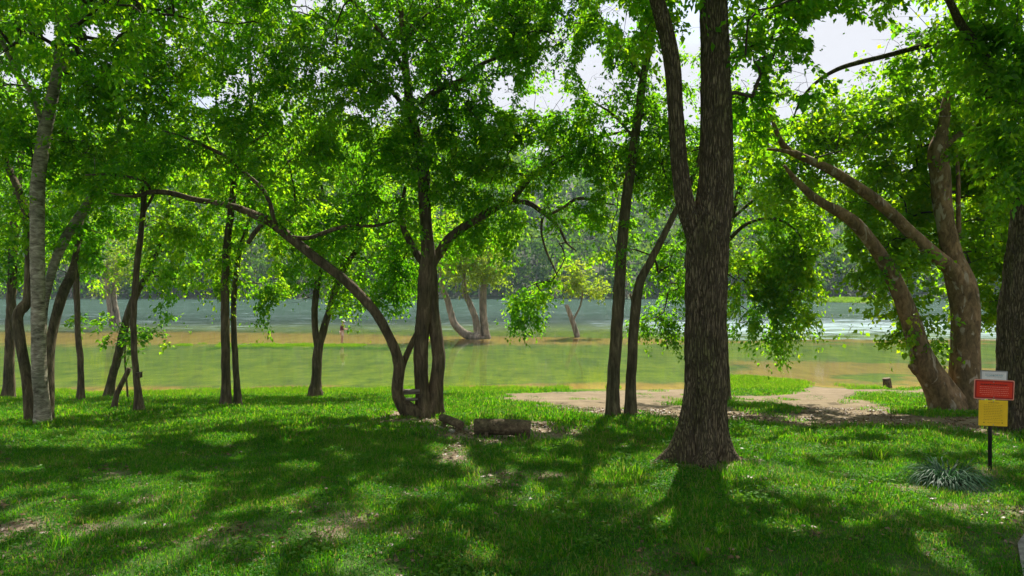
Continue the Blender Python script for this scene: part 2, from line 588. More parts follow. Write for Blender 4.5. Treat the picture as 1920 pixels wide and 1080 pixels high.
def dirt_mask(x, y):
    q = np.stack([x, y], -1)
    p = np.stack([x, y, gz(x, y)], -1)
    u, v = proj(p)
    n = fbm(q * 1.6, 51) - .5
    d = np.zeros(np.shape(x))
    for (cx, cy, rx, ry, a) in [(960, 812, 150, 22, 1.1), (860, 845, 40, 25, .8), (765, 786, 75, 16, 1.2), (30, 1035, 90, 45, .62), (650, 985, 60, 30, .5), (1280, 860, 100, 20, .6), (1320, 868, 80, 22, .8),
                                (1740, 915, 110, 12, .8), (1800, 950, 90, 12, .6), (1850, 885, 30, 10, .9), (120, 990, 90, 22, .6), (740, 1000, 70, 25, .5), (1000, 915, 70, 30, .4), (1800, 800, 70, 12, .8), (1895, 812, 50, 16, 1.0)]:
        d = np.maximum(d, a * np.exp(-(((u - cx) / rx) ** 2 + ((v - cy) / ry) ** 2) ** 1.5))
    d = sstep(0.22, 0.62, d + n * 1.3) * (y > 3) + sstep(.62, .80, fbm(q * .7, 55)) * .8 * (y < 13)
    return np.clip(d, 0, 1)

def steps(*segs):
    a = []
    for lo, hi, n in segs:
        a.append(np.linspace(lo, hi, n, endpoint=False))
    a.append([segs[-1][1]])
    return np.concatenate(a)

gx = steps((-480, -120, 12), (-120, -45, 20), (-45, -22, 34), (-22, 22, 250), (22, 45, 34), (45, 120, 20), (120, 480, 12))
gyv = steps((-45, 3, 16), (3, 33, 220), (33, 66, 100), (66, 130, 36), (130, 236, 40))
GX, GY = np.meshgrid(gx, gyv)
GZ = gz(GX, GY)
ny_, nx_ = GX.shape
gi = (np.arange(ny_ - 1)[:, None] * nx_ + np.arange(nx_ - 1)[None, :])
gq = np.stack([gi, gi + 1, gi + nx_ + 1, gi + nx_], -1).reshape(-1, 4)
q2 = np.stack([GX, GY], -1)
sandA = sand_mask(GX, GY)
sub = sstep(0.02, -0.04, GZ)                                   # under water
bar = np.exp(-np.abs((GY - np.interp(GX, [-30, -8, 14], [60, 57.5, 56])) / np.interp(GX, [-30, -8, 14], [9.5, 5.5, 3.2])) ** 2.0) * sstep(0.22, .50, fbm(np.stack([GX * .10, GY * .35], -1), 71) + .22 * sstep(14, -4, GX))
shore = np.exp(-(((GY - 30.6 - .05 * GX) / 2.4) ** 2)) * sstep(.35, .6, fbm(np.stack([GX * .3, GY * .5], -1), 73) + .2 * sstep(2, 12, GX))
right_flat = sstep(9, 14, GX) * sstep(31, 34, GY) * sstep(46, 40, GY) * sstep(.38, .6, fbm(np.stack([GX * .22, GY * .4], -1), 75))
bedsand = np.clip(np.maximum(np.maximum(bar, shore * .9), right_flat * .8), 0, 1) * sub
weed = sub * (1 - bedsand) * sstep(96, 60, GY)
sandAll = np.clip(np.maximum(sandA * (1 - sub), 0), 0, 1)
dirtA = dirt_mask(GX, GY) * (1 - sub)

def ground_mat():
    m, N, L, out = nmat('ground_cover')
    n_f = noise(N, L, 9.0, 6, 0.65)
    n_m = noise(N, L, 1.1, 5, 0.6)
    n_s = noise(N, L, 0.8, 8, 0.72, (1, 0.30, 1), dist=.5)
    n_w = noise(N, L, 1.0, 5, 0.72, (0.8, 1.0, 1))
    n_p = noise(N, L, 45.0, 3, 0.7)
    soil = ramp(N, [(0.3, (.028, .045, .012)), (0.55, (.045, .085, .016)), (0.75, (.085, .10, .03))])
    L.new(n_f, soil.inputs['Fac'])
    dirt = ramp(N, [(0.28, (.085, .060, .040)), (0.5, (.19, .145, .10)), (0.75, (.32, .26, .19))])
    L.new(n_f, dirt.inputs['Fac'])
    sand = ramp(N, [(0.30, (.075, .057, .034)), (0.48, (.150, .114, .068)), (0.70, (.235, .185, .116))])
    mixn = math_n(N, L, 'ADD', math_n(N, L, 'MULTIPLY', n_p, .5), math_n(N, L, 'MULTIPLY', n_m, .5))
    L.new(mixn, sand.inputs['Fac'])
    weed_r = ramp(N, [(0.34, (.055, .075, .005)), (0.44, (.115, .160, .004)), (0.53, (.190, .240, .006)), (0.62, (.28, .30, .012)), (0.72, (.40, .32, .05))])
    mixw = math_n(N, L, 'ADD', math_n(N, L, 'MULTIPLY', n_s, .45), math_n(N, L, 'MULTIPLY', n_w, .55))
    L.new(mixw, weed_r.inputs['Fac'])
    bs = ramp(N, [(0.3, (.23, .125, .028)), (0.6, (.42, .25, .062))])
    L.new(n_s, bs.inputs['Fac'])
    def ragged(a_):
        v = math_n(N, L, 'ADD', a_, math_n(N, L, 'MULTIPLY', math_n(N, L, 'SUBTRACT', mixw, .5), 1.3))
        mr = N.new('ShaderNodeMapRange')
        mr.interpolation_type = 'SMOOTHSTEP'
        mr.inputs['From Min'].default_value = .25
        mr.inputs['From Max'].default_value = .75
        L.new(v, mr.inputs['Value'])
        return math_n(N, L, 'MULTIPLY', mr.outputs[0], math_n(N, L, 'MINIMUM', math_n(N, L, 'MULTIPLY', a_, 8.0), 1.0))
    c = mixc(N, L, attr(N, 'dirt'), soil.outputs['Color'], dirt.outputs['Color'])
    c = mixc(N, L, attr(N, 'sand'), c, sand.outputs['Color'])
    c = mixc(N, L, attr(N, 'sub'), c, (.07, .085, .055))
    c = mixc(N, L, attr(N, 'weed'), c, weed_r.outputs['Color'])
    c = mixc(N, L, ragged(attr(N, 'bedsand')), c, bs.outputs['Color'])
    b = N.new('ShaderNodeBsdfPrincipled')
    b.inputs['Roughness'].default_value = 0.95
    b.inputs['Specular IOR Level'].default_value = 0.15
    L.new(c, b.inputs['Base Color'])
    bp = N.new('ShaderNodeBump')
    bp.inputs['Strength'].default_value = 0.7
    bp.inputs['Distance'].default_value = 0.03
    L.new(math_n(N, L, 'ADD', n_f, math_n(N, L, 'MULTIPLY', n_p, .4)), bp.inputs['Height'])
    L.new(bp.outputs[0], b.inputs['Normal'])
    L.new(b.outputs[0], out.inputs['Surface'])
    return m

ground = link('ground', mesh_np('ground', np.stack([GX, GY, GZ], -1).reshape(-1, 3), None, gq, ground_mat(),
              {'sand': sandAll.ravel(), 'dirt': dirtA.ravel(), 'sub': sub.ravel(), 'weed': weed.ravel(), 'bedsand': bedsand.ravel()}, True))
tag(ground, 'shaded grassy bank falling to a sandy shore and the river bed', 'ground', None, 'structure')

# ------------------------------------------------------------------ river
rx = steps((-480, -60, 24), (-60, 60, 120), (60, 480, 24))
ry = steps((26.5, 80, 130), (80, 206, 60))
RX, RY = np.meshgrid(rx, ry)
dep = np.maximum(0, -gz(RX, RY))
ri = (np.arange(len(ry) - 1)[:, None] * len(rx) + np.arange(len(rx) - 1)[None, :])
rq = np.stack([ri, ri + 1, ri + len(rx) + 1, ri + len(rx)], -1).reshape(-1, 4)
rif = sstep(7, 17, RX) * sstep(53, 57, RY) * sstep(96, 74, RY) + 0.40 * sstep(60, 70, RY) * sstep(150, 90, RY)
calm = sstep(76, 61, RY)

def water_mat():
    m, N, L, out = nmat('river_water')
    dpt = attr(N, 'depth')
    rf = attr(N, 'riffle')
    w1 = noise(N, L, 0.9, 6, 0.62, (0.42, 1.7, 1))
    w2 = noise(N, L, 6.0, 4, 0.6, (0.45, 1.5, 1))
    w4 = noise(N, L, 1.3, 5, 0.7, (0.30, 2.0, 1))
    w5 = noise(N, L, 0.26, 7, 0.72, (1.0, 0.75, 1), dist=.4)
    w3 = noise(N, L, 0.16, 4, 0.6, (0.5, 2.6, 1))
    h = math_n(N, L, 'ADD', math_n(N, L, 'MULTIPLY', w1, 1.0), math_n(N, L, 'MULTIPLY', w2, .16))
    bp = N.new('ShaderNodeBump')
    bp.inputs['Distance'].default_value = 0.30
    st = math_n(N, L, 'MULTIPLY_ADD', attr(N, 'calm'), -1.0525, 1.06)
    L.new(st, bp.inputs['Strength'])
    L.new(h, bp.inputs['Height'])
    fr = N.new('ShaderNodeFresnel')
    fr.inputs['IOR'].default_value = 1.33
    L.new(bp.outputs[0], fr.inputs['Normal'])
    tr = N.new('ShaderNodeBsdfTransparent')
    tr.inputs['Color'].default_value = (.90, .97, .88, 1)
    df = N.new('ShaderNodeBsdfDiffuse')
    df.inputs['Color'].default_value = (.034, .066, .050, 1)
    murk = math_n(N, L, 'SUBTRACT', 1.0, math_n(N, L, 'EXPONENT', math_n(N, L, 'MULTIPLY', dpt, -1.25)), None, True)
    body = N.new('ShaderNodeMixShader')
    L.new(murk, body.inputs[0])
    L.new(tr.outputs[0], body.inputs[1])
    L.new(df.outputs[0], body.inputs[2])
    gl = N.new('ShaderNodeBsdfGlossy')
    gl.inputs['Roughness'].default_value = 0.05
    L.new(bp.outputs[0], gl.inputs['Normal'])
    s1 = N.new('ShaderNodeMixShader')
    L.new(math_n(N, L, 'MULTIPLY', fr.outputs[0], math_n(N, L, 'MULTIPLY_ADD', attr(N, 'calm'), .28, .60)), s1.inputs[0])
    L.new(body.outputs[0], s1.inputs[1])
    L.new(gl.outputs[0], s1.inputs[2])
    # broken white water on the riffle
    fo = math_n(N, L, 'ADD', math_n(N, L, 'ADD', math_n(N, L, 'MULTIPLY', w1, .25), math_n(N, L, 'MULTIPLY', w4, .42)), math_n(N, L, 'MULTIPLY', w3, .35))
    fo = math_n(N, L, 'ADD', fo, math_n(N, L, 'MULTIPLY', rf, .115))
    fm = N.new('ShaderNodeMapRange')
    fm.inputs['From Min'].default_value = 0.60
    fm.inputs['From Max'].default_value = 0.72
    L.new(fo, fm.inputs['Value'])
    farf = math_n(N, L, 'SUBTRACT', 1.0, attr(N, 'calm'))
    f2 = N.new('ShaderNodeMapRange')  # pale streaks painted on the far water for ripple glints
    f2.inputs['From Min'].default_value = .56
    f2.inputs['From Max'].default_value = .70
    f2.inputs['To Max'].default_value = .16
    L.new(w5, f2.inputs['Value'])
    f2o = math_n(N, L, 'MULTIPLY', f2.outputs[0], farf)
    fcap = math_n(N, L, 'MULTIPLY', fm.outputs[0], math_n(N, L, 'MULTIPLY', math_n(N, L, 'MINIMUM', math_n(N, L, 'MULTIPLY', rf, 3.0), 1.0), .6))
    fd = N.new('ShaderNodeBsdfDiffuse')
    fd.inputs['Color'].default_value = (.42, .54, .60, 1)
    s2 = N.new('ShaderNodeMixShader')
    L.new(math_n(N, L, 'MAXIMUM', fcap, f2o), s2.inputs[0])
    L.new(s1.outputs[0], s2.inputs[1])
    L.new(fd.outputs[0], s2.inputs[2])
    L.new(s2.outputs[0], out.inputs['Surface'])
    return m

river = link('river', mesh_np('river', np.stack([RX, RY, RX * 0], -1).reshape(-1, 3), None, rq, water_mat(),
             {'depth': dep.ravel(), 'riffle': rif.ravel(), 'calm': calm.ravel()}, True))
tag(river, 'clear river, green and shallow near the bank, teal with white riffles beyond', 'river', None, 'structure')

# ------------------------------------------------------------------ far hill and its forest
def hill_z(x, y):
    q = np.stack([x, y], -1)
    crest = np.interp(x, [-480, -240, -110, 0, 60, 140, 240, 480], [60, 66, 66, 60, 54, 42, 40, 50])
    t = sstep(196, 350, y)
    return 0.5 + crest * t ** 0.85 + (fbm(q * .012, 91, 3) - .5) * 26 * t + sstep(350, 780, y) * 4

hx = np.linspace(-480, 480, 90)
hy = steps((199, 380, 46), (380, 770, 14))
HX, HY = np.meshgrid(hx, hy)
hi_ = (np.arange(len(hy) - 1)[:, None] * len(hx) + np.arange(len(hx) - 1)[None, :])
hq = np.stack([hi_, hi_ + 1, hi_ + len(hx) + 1, hi_ + len(hx)], -1).reshape(-1, 4)
HZZ = hill_z(HX, HY)
HZZ[0] -= 1.2
M['hill'] = plain_mat('forest_floor', (.022, .035, .014), (.05, .065, .025), 0.4, 0.95, 0)
hill = link('hill', mesh_np('hill', np.stack([HX, HY, HZZ], -1).reshape(-1, 3), None, hq, M['hill'], None, True))
tag(hill, 'steep wooded hill across the river', 'hill', None, 'structure')

def rand_dirs(n, rng):
    v = rng.normal(size=(n, 3))
    return v / np.linalg.norm(v, axis=1)[:, None]

def cards(c, axis, nrm, ln, wd, tint, fold=0.18):
    """leaf blades: base, left, tip, right, folded along the midrib; two triangles each"""
    n = len(c)
    axis = axis / (np.linalg.norm(axis, axis=1)[:, None] + 1e-9)
    side = np.cross(nrm, axis)
    side /= np.linalg.norm(side, axis=1)[:, None] + 1e-9
    up = np.cross(axis, side)
    ln = np.broadcast_to(ln, (n,))[:, None]
    wd = np.broadcast_to(wd, (n,))[:, None]
    v = np.empty((n, 4, 3))
    v[:, 0] = c
    v[:, 1] = c + axis * ln * .45 + side * wd * .5 + up * wd * fold
    v[:, 2] = c + axis * ln - up * ln * .10
    v[:, 3] = c + axis * ln * .45 - side * wd * .5 + up * wd * fold
    b = np.arange(n)[:, None] * 4
    t = np.concatenate([b + np.array([0, 2, 1]), b + np.array([0, 3, 2])], 1).reshape(-1, 3)
    return v.reshape(-1, 3), t, np.repeat(tint, 4)

def forest():
    rng = np.random.default_rng(11)
    V, T, A, n0 = [], [], [], 0
    tb = MB()
    pts = []
    for k in range(26):                                             # the front row along the water
        pass
    y = 201.0
    while y < 385:
        half = min(470, 0.80 * y + 18)
        sp = 6.2 if y < 215 else 8.5 + (y - 215) * .018
        for x in np.arange(-half, half, sp):
            pts.append((x + rng.normal() * 2.0, y + rng.normal() * 1.8))
        y += sp * (0.9 if y < 215 else 1.0)
    for (x, y) in pts:
        if y < 200:
            y = 200.5
        z = float(hill_z(np.array(x), np.array(y)))
        H = rng.uniform(11, 20)
        R = H * rng.uniform(.24, .36)
        nl = int(rng.integers(7, 11))
        nc = 150 if y < 260 else 90
        base_t = rng.random()
        lobes = rand_dirs(nl, rng) * np.array([R * .75, R * .75, H * .26]) + np.array([0, 0, H * .62])
        lr = rng.uniform(.32, .6, nl) * R
        w = rng.integers(0, nl, nc)
        d = rand_dirs(nc, rng)
        d[:, 2] = np.where(rng.random(nc) < .6, np.abs(d[:, 2]), d[:, 2])
        c = lobes[w] + d * lr[w][:, None] * rng.uniform(.65, 1.05, nc)[:, None]
        if y < 214:                                                 # low skirts down to the water
            k = rng.random(nc) < .35
            c[k, 2] = rng.uniform(.0, H * .45, k.sum())
        c += np.array([x, y, z])
        ax = rng.normal(size=(nc, 3)) * .7 + np.array([0, 0, -.8])
        nr = d + rng.normal(size=(nc, 3)) * .28 + np.array([0, 0, .25])
        s = rng.uniform(.9, 1.9, nc) * (1.0 if y < 260 else 1.35)
        v, t, a = cards(c, ax, nr, s, s * .8, np.clip(base_t * .75 + rng.random(nc) * .25, 0, 1))
        V.append(v)
        T.append(t + n0)
        A.append(a)
        n0 += len(v)
        if y < 214:
            lean = rng.normal(size=2) * .8
            p = np.array([[x, y, z - .5], [x + lean[0] * .5, y + lean[1] * .5, z + H * .35], [x + lean[0], y + lean[1], z + H * .7]])
            tb.add(*tube(p, [.26, .2, .1], 5, False))
    o = link('forest', mesh_np('forest', np.concatenate(V), np.concatenate(T), None, M['leaf_far'], {'tint': np.concatenate(A)}))
    tag(o, 'dense hazy green forest covering the hill across the river', 'forest', None, 'stuff')
    tk = link('trunks', tb.mesh('trunks', M['bark_grey']), o)
    tk['kind'] = 'stuff'

forest()

# grassy island in mid river
def island():
    c = G(1590, 566)
    c[2] = 0
    n, m_ = 14, 40
    V = [(0, 0, .55)]
    T, Q = [], []
    for k in range(1, n + 1):
        r = k / n
        for j in range(m_):
            a = 2 * math.pi * j / m_
            rr = r * (1 + .25 * math.sin(3 * a + 1) * .5 + .12 * math.sin(7 * a))
            V.append((7.5 * rr * math.cos(a), 9.0 * rr * math.sin(a), .55 * (1 - r ** 2) - .25 * r ** 3))
    for j in range(m_):
        T.append((0, 1 + j, 1 + (j + 1) % m_))
    for k in range(n - 1):
        for j in range(m_):
            a, b = 1 + k * m_ + j, 1 + k * m_ + (j + 1) % m_
            Q.append((a, a + m_, b + m_, b))
    o = link('island', mesh_np('island', V, T, Q, plain_mat('island_soil', (.10, .12, .03), (.20, .19, .07), 1.2, .95, 0), None, True), None, c)
    tag(o, 'low grassy island in the middle of the river', 'island', None, 'structure')
    rng = np.random.default_rng(5)
    k = 9000
    a, r = rng.uniform(0, 2 * np.pi, k), np.sqrt(rng.random(k)) * .96
    p = np.stack([7.5 * r * np.cos(a), 9 * r * np.sin(a), .55 * (1 - r ** 2) - .2 * r ** 3 - .02], -1)
    ax = np.stack([rng.normal(size=k) * .35, rng.normal(size=k) * .35, np.ones(k)], -1)
    v, t, ti = cards(p, ax, rand_dirs(k, rng) * np.array([1, 1, .2]), rng.uniform(.35, .9, k), .12, np.clip(rng.normal(.82, .1, k), 0, .93))
    g = link('island_grass', mesh_np('island_grass', v, t, None, M['grass'], {'tint': ti}), None, c)
    tag(g, 'tall yellow green grass on the mid river island', 'grass', None, 'stuff')
island()

# ------------------------------------------------------------------ trees
SKY_GAPS = [(1108, 132, 28, 48), (1030, 188, 66, 18), (1566, 82, 62, 66), (1505, 145, 30, 34), (1403, 145, 18, 36), (945, 172, 26, 34), (385, 190, 26, 16), (1330, -2, 1, 1),
            (568, 8, 22, 18), (90, 60, 14, 30), (170, 60, 16, 20), (1300, 60, 18, 55), (1635, 80, 60, 38), (1180, 40, 18, 26), (660, 205, 16, 9),
            (1150, 20, 30, 24), (1480, 200, 30, 20), (225, 60, 16, 12), (735, 190, 14, 9)]
RIVER_GAPS = [(486, 475, 24, 62), (1560, 500, 40, 55), (1085, 350, 30, 24), (1000, 470, 40, 36), (1100, 450, 50, 24), (1130, 540, 40, 50), (205, 470, 22, 34), (1250, 420, 26, 40), (700, 600, 30, 30), (1395, 590, 10, 60),
              (920, 590, 40, 60), (1580, 600, 45, 80), (1880, 640, 30, 40), (1085, 600, 60, 40), (380, 600, 60, 60), (130, 590, 60, 60), (560, 600, 60, 60)]
SUN_PATCH = [(80, 945, 135, 46), (300, 930, 125, 42), (30, 820, 70, 26), (190, 822, 80, 16), (420, 825, 70, 16), (370, 790, 60, 9), (560, 800, 60, 12), (850, 862, 75, 32), (890, 905, 60, 14), (985, 930, 50, 40),  # ground spots kept sunlit by cutting holes in the crowns above
             (700, 925, 45, 14), (1150, 890, 55, 20), (1243, 972, 36, 26), (1470, 850, 160, 26), (1620, 818, 230, 14), (1760, 835, 170, 18), (1640, 890, 110, 24), (1560, 915, 80, 18), (1760, 935, 170, 26),
             (1890, 840, 60, 40), (1850, 975, 70, 20), (1480, 995, 70, 22), (1420, 945, 60, 14), (640, 1045, 70, 26), (1370, 880, 60, 26), (480, 737, 260, 6), (890, 762, 90, 16), (1000, 748, 110, 16),
             (1560, 732, 170, 22), (1660, 768, 90, 12), (1450, 720, 90, 16), (1400, 775, 50, 6), (900, 1050, 50, 18), (560, 880, 40, 12), (130, 1010, 60, 14), (250, 985, 60, 12), (1100, 1020, 40, 14), (760, 790, 1, 1),
             (1080, 860, 40, 12), (640, 860, 40, 10), (1750, 1010, 50, 14)]

def cull_leaves(c, rng, sky=True, sun=True):
    keep = fbm(c * np.array([1.7, 1.7, 2.3]), 211, 3) > .39
    u, v = proj(c)
    wob = (fbm(np.stack([u, v], -1) / 26.0, 201, 3) - .4) * 1.3
    r = rng.random(len(c))
    if sky:
        for (cx, cy, rx_, ry_) in SKY_GAPS:
            e = ((u - cx) / rx_) ** 2 + ((v - cy) / ry_) ** 2
            keep &= ~((e + wob < 1.0) & (r < .97))
        for (cx, cy, rx_, ry_) in RIVER_GAPS:
            e = ((u - cx) / rx_) ** 2 + ((v - cy) / ry_) ** 2
            keep &= ~((e + wob < 1.0) & (r < .90))
    if sun:  # drop leaves whose shadow would land on the chosen lit spots
        zg = np.full(len(c), 1.5)
        for _ in range(4):
            t = (c[:, 2] - zg) / SUN[2]
            g = c - SUN * t[:, None]
            zg = gz(g[:, 0], g[:, 1])
        g[:, 2] = zg
        gu, gv = proj(g)
        wob2 = (fbm(g[:, :2] * 2.0, 203, 3) - .36) * 2.4
        keep &= ~((fbm(g[:, :2] * np.array([1.9, 1.5]), 207, 2) > .69) & (r < .93) & (g[:, 1] > 3))  # small gaps cut along the sun direction to dapple the ground
        keep &= ~((fbm(g[:, :2] * np.array([4.2, 3.2]), 209, 2) > .70) & (r < .95) & (g[:, 1] > 3))
        for (cx, cy, rx_, ry_) in SUN_PATCH:
            e = ((gu - cx) / rx_) ** 2 + ((gv - cy) / ry_) ** 2
            keep &= ~((e + wob2 < 1.0) & (r < .95) & (g[:, 1] > 3))
    return keep

def spray(nodes, dirs, tints, rng, nl, lsize, rad, droop):
    """leafy sprays round each twig tip: a few side shoots per tip, leaves set alternately along them"""
    n = len(nodes)
    S = 5
    per = max(3, nl // S)
    sd = dirs[:, None, :] * .55 + rng.normal(size=(n, S, 3)) * np.array([.8, .8, .38])
    sd /= np.linalg.norm(sd, axis=2)[..., None] + 1e-9
    L_ = rad * rng.uniform(.65, 1.25, (n, S, 1))
    t = (np.arange(per)[None, None, :] + rng.random((n, S, per))) / per
    c = nodes[:, None, None, :] + sd[:, :, None, :] * (L_ * t)[..., None] + np.array([0, 0, -1.0]) * (droop * rad * t ** 1.8)[..., None]
    c = c + rng.normal(size=c.shape) * rad * .13
    sidev = np.cross(sd, np.array([0, 0, 1.0]))
    sg = np.where(np.arange(per) % 2 == 0, 1.0, -1.0)
    ax = sd[:, :, None, :] * .7 + sidev[:, :, None, :] * sg[None, None, :, None] * .8 + np.array([0, 0, -.55 * (0.6 + droop)]) + rng.normal(size=c.shape) * .35
    nr = np.array([0, 0, 1.0]) + rng.normal(size=c.shape) * .55
    ti = tints[:, None, None] * .55 + rng.random(c.shape[:3]) * .45
    k = c.reshape(-1, 3)
    ls = lsize * rng.uniform(.42, 1.45, len(k))
    return k, ax.reshape(-1, 3), nr.reshape(-1, 3), ls, ti.ravel()

def smooth_tubes(chains, base, mat, name, parent):
    mb = MB()
    for p, r in chains:
        mb.add(*tube(p, r, 4, False))
    o = link(name, mb.mesh(name, mat, True, base), parent)
    o['kind'] = 'stuff'
    return o

TREES = {}
MULT = (2.05, 1.1, 1.06)       # leaf clusters, leaves per cluster, leaf length
def tree(key, label, limbs, blobs, bark, leaf='leaf', lsize=.10, nl=80, rad=.45, droop=.5, cat='tree', group=None, seed=1, sides=14, ridge=0.0, rfreq=9, flare=(.28, .55, 5, .4), crownfrom=None,
         sun=True, sky=True, asp=.58, name='tree', tbias=0.0, fill=(), base_w=None, step=None, twig_r=.0032):
    """limbs: list of (part name, depth shift start, depth shift end, [(px, py, width px), ...]); the first one starts on the ground
    blobs: (px, py, rx, ry, depth shift, depth radius, clusters) in photo pixels at the tree's distance, or ('w', x, y, z, rx, ry, rz, clusters)"""
    rng = np.random.default_rng(seed)
    base = G(limbs[0][3][0][0], limbs[0][3][0][1]) if base_w is None else np.array(base_w, float)
    d0 = base[1]
    root = empty(name, base, label, cat, group)
    TREES[key] = (root, d0, base)
    skP, skR = [], []
    for li, (pname, da, db, pts, *own_bark) in enumerate(limbs):
        n = len(pts)
        w = []
        for k, (px, py, wpx) in enumerate(pts):
            d = d0 + da + (db - da) * (k / max(1, n - 1))
            w.append(np.append(P(px, py, d), wpx * .5 / F * d))
        w = np.array(w)
        on_ground = pname == 'trunk'
        if on_ground:
            zg = float(gz(w[0, 0], w[0, 1]))
            w[0, 2] = zg
            w = np.vstack([w[0] + np.array([0, 0, -.16, .01]), w])
        st_ = step or (.10 if ridge else .16)
        c = catmull(w, st_)
        c[:, 3] = np.maximum(c[:, 3], .004)
        big = c[:, 3].max() > .08
        if not ridge:
            c[1:-1, :3] += (rng.random((len(c) - 2, 3)) - .5) * c[1:-1, 3:4] * .16
        V, T, Q = tube(c[:, :3], c[:, 3], sides if big else max(7, sides - 6), True, ridge if big else 0, rfreq, seed + li, .07 if big else .05, flare if on_ground else None)
        o = link(pname, mesh_np(pname, V - base, T, Q, M[own_bark[0] if own_bark else bark], None, True), root)
        if crownfrom is None:
            sel = c
        else:
            sel = c[HZ - (c[:, 2] - CAMZ) / c[:, 1] * F < crownfrom]
        if len(sel):
            skP.append(sel[:, :3])
            skR.append(sel[:, 3])
    if not blobs:
        return root
    nodes = []
    k_mul, nl = MULT[0], int(nl * MULT[1])
    lsize = lsize * MULT[2]
    for b in blobs:
        if b[0] == 'w':
            _, x, y, z, ax_, ay_, az_, k = b
            cc, rr = np.array([x, y, z]), np.array([ax_, ay_, az_])
        else:
            px, py, rpx, rpy, dd, rd, k = b
            d = d0 + dd
            cc, rr = P(px, py, d), np.array([rpx / F * d, rd, rpy / F * d])
        k = int(k * k_mul)
        v = np.clip(rng.normal(size=(k, 3)) * .50, -1.3, 1.3)
        nodes.append(cc + v * rr)
    for (x0, y0, x1, y1, dd, rd, k) in fill:
        k = int(k * k_mul)
        d = d0 + dd + rng.normal(size=k) * rd
        px, py = rng.uniform(x0, x1, k), rng.uniform(y0, y1, k)
        nodes.append(np.stack([(px - 960.0) / F * d, d, CAMZ + (HZ - py) / F * d], -1))
    nodes = np.concatenate(nodes)
    nodes = nodes[nodes[:, 2] > gz(nodes[:, 0], nodes[:, 1]) + .7]
    # keep whole clusters out of the biggest openings and the holes cut for sunlight
    kp = cull_leaves(nodes, rng, sky, sun) | (rng.random(len(nodes)) < .25)
    nodes = nodes[kp]
    skP, skR = np.concatenate(skP), np.concatenate(skR)
    ns = len(skP)
    dist = np.array([np.min(((skP - q) ** 2).sum(1)) for q in nodes])
    order = np.argsort(dist)
    cap_n = ns + len(nodes) * 12
    Pt = np.empty((cap_n, 3))
    Pt[:ns] = skP
    par = np.full(cap_n, -1)
    cnt = np.zeros(cap_n)
    n = ns
    chains, dirs = [], np.zeros((len(nodes), 3))
    for qi in order:
        q = nodes[qi]
        dv = Pt[:n] - q
        dd2 = np.sqrt((dv ** 2).sum(1)) + np.maximum(dv[:, 2], 0) * .5
        dd2[:ns] += .12
        k = int(np.argmin(dd2))
        a = Pt[k]
        ln = np.linalg.norm(q - a)
        m_ = int(min(11, max(2, ln / .32)))
        tt = np.arange(1, m_ + 1) / m_
        bow = np.sin(tt * np.pi) * ln * rng.uniform(.03, .16)
        w = a + (q - a) * tt[:, None]
        w[:, 2] += bow
        w[:-1] += rng.normal(size=(m_ - 1, 3)) * .035 * min(1.5, ln)
        ids = np.arange(n, n + m_)
        Pt[ids] = w
        par[ids] = np.concatenate([[k], ids[:-1]])
        cnt[ids[-1]] = 1
        n += m_
        chains.append((k, ids))
        dv = w[-1] - (w[-2] if m_ > 1 else a)
        dirs[qi] = dv / (np.linalg.norm(dv) + 1e-9)
    for i in range(n - 1, ns - 1, -1):
        if par[i] >= ns:
            cnt[par[i]] += cnt[i]
    R = twig_r * np.maximum(cnt, 1) ** .5
    tubes = []
    for k, ids in chains:
        p = np.vstack([Pt[k], Pt[ids]])
        r = np.concatenate([[R[ids[0]]], R[ids]])
        r[-1] *= .6
        if k < ns:
            r = np.minimum(r, skR[k] * .75)
        tubes.append((p, r))
    smooth_tubes(tubes, base, M['twig'] if bark != 'bark_grey' else M['bark_grey'], 'twigs', root)
    ct = np.clip(vnoise(nodes * .8, seed + 3) * .7 + rng.random(len(nodes)) * .4 - .05 + tbias, 0, 1)
    c, ax, nr, ls, ti = spray(nodes, dirs, ct, rng, nl, lsize, rad, droop)
    kp = cull_leaves(c, rng, sky, sun)
    kp &= c[:, 2] > gz(c[:, 0], c[:, 1]) + .25
    kp &= ~((np.hypot(c[:, 0], c[:, 1]) < 3.0) & (np.abs(c[:, 2] - CAMZ) < 2.5))
    c, ax, nr, ls, ti = c[kp], ax[kp], nr[kp], ls[kp], np.clip(ti[kp], 0, 1)
    v, t, a = cards(c - base, ax, nr, ls, ls * asp, ti)
    cr = link('crown', mesh_np('crown', v, t, None, M[leaf], {'tint': a}), root)
    cr['kind'] = 'stuff'
    return root

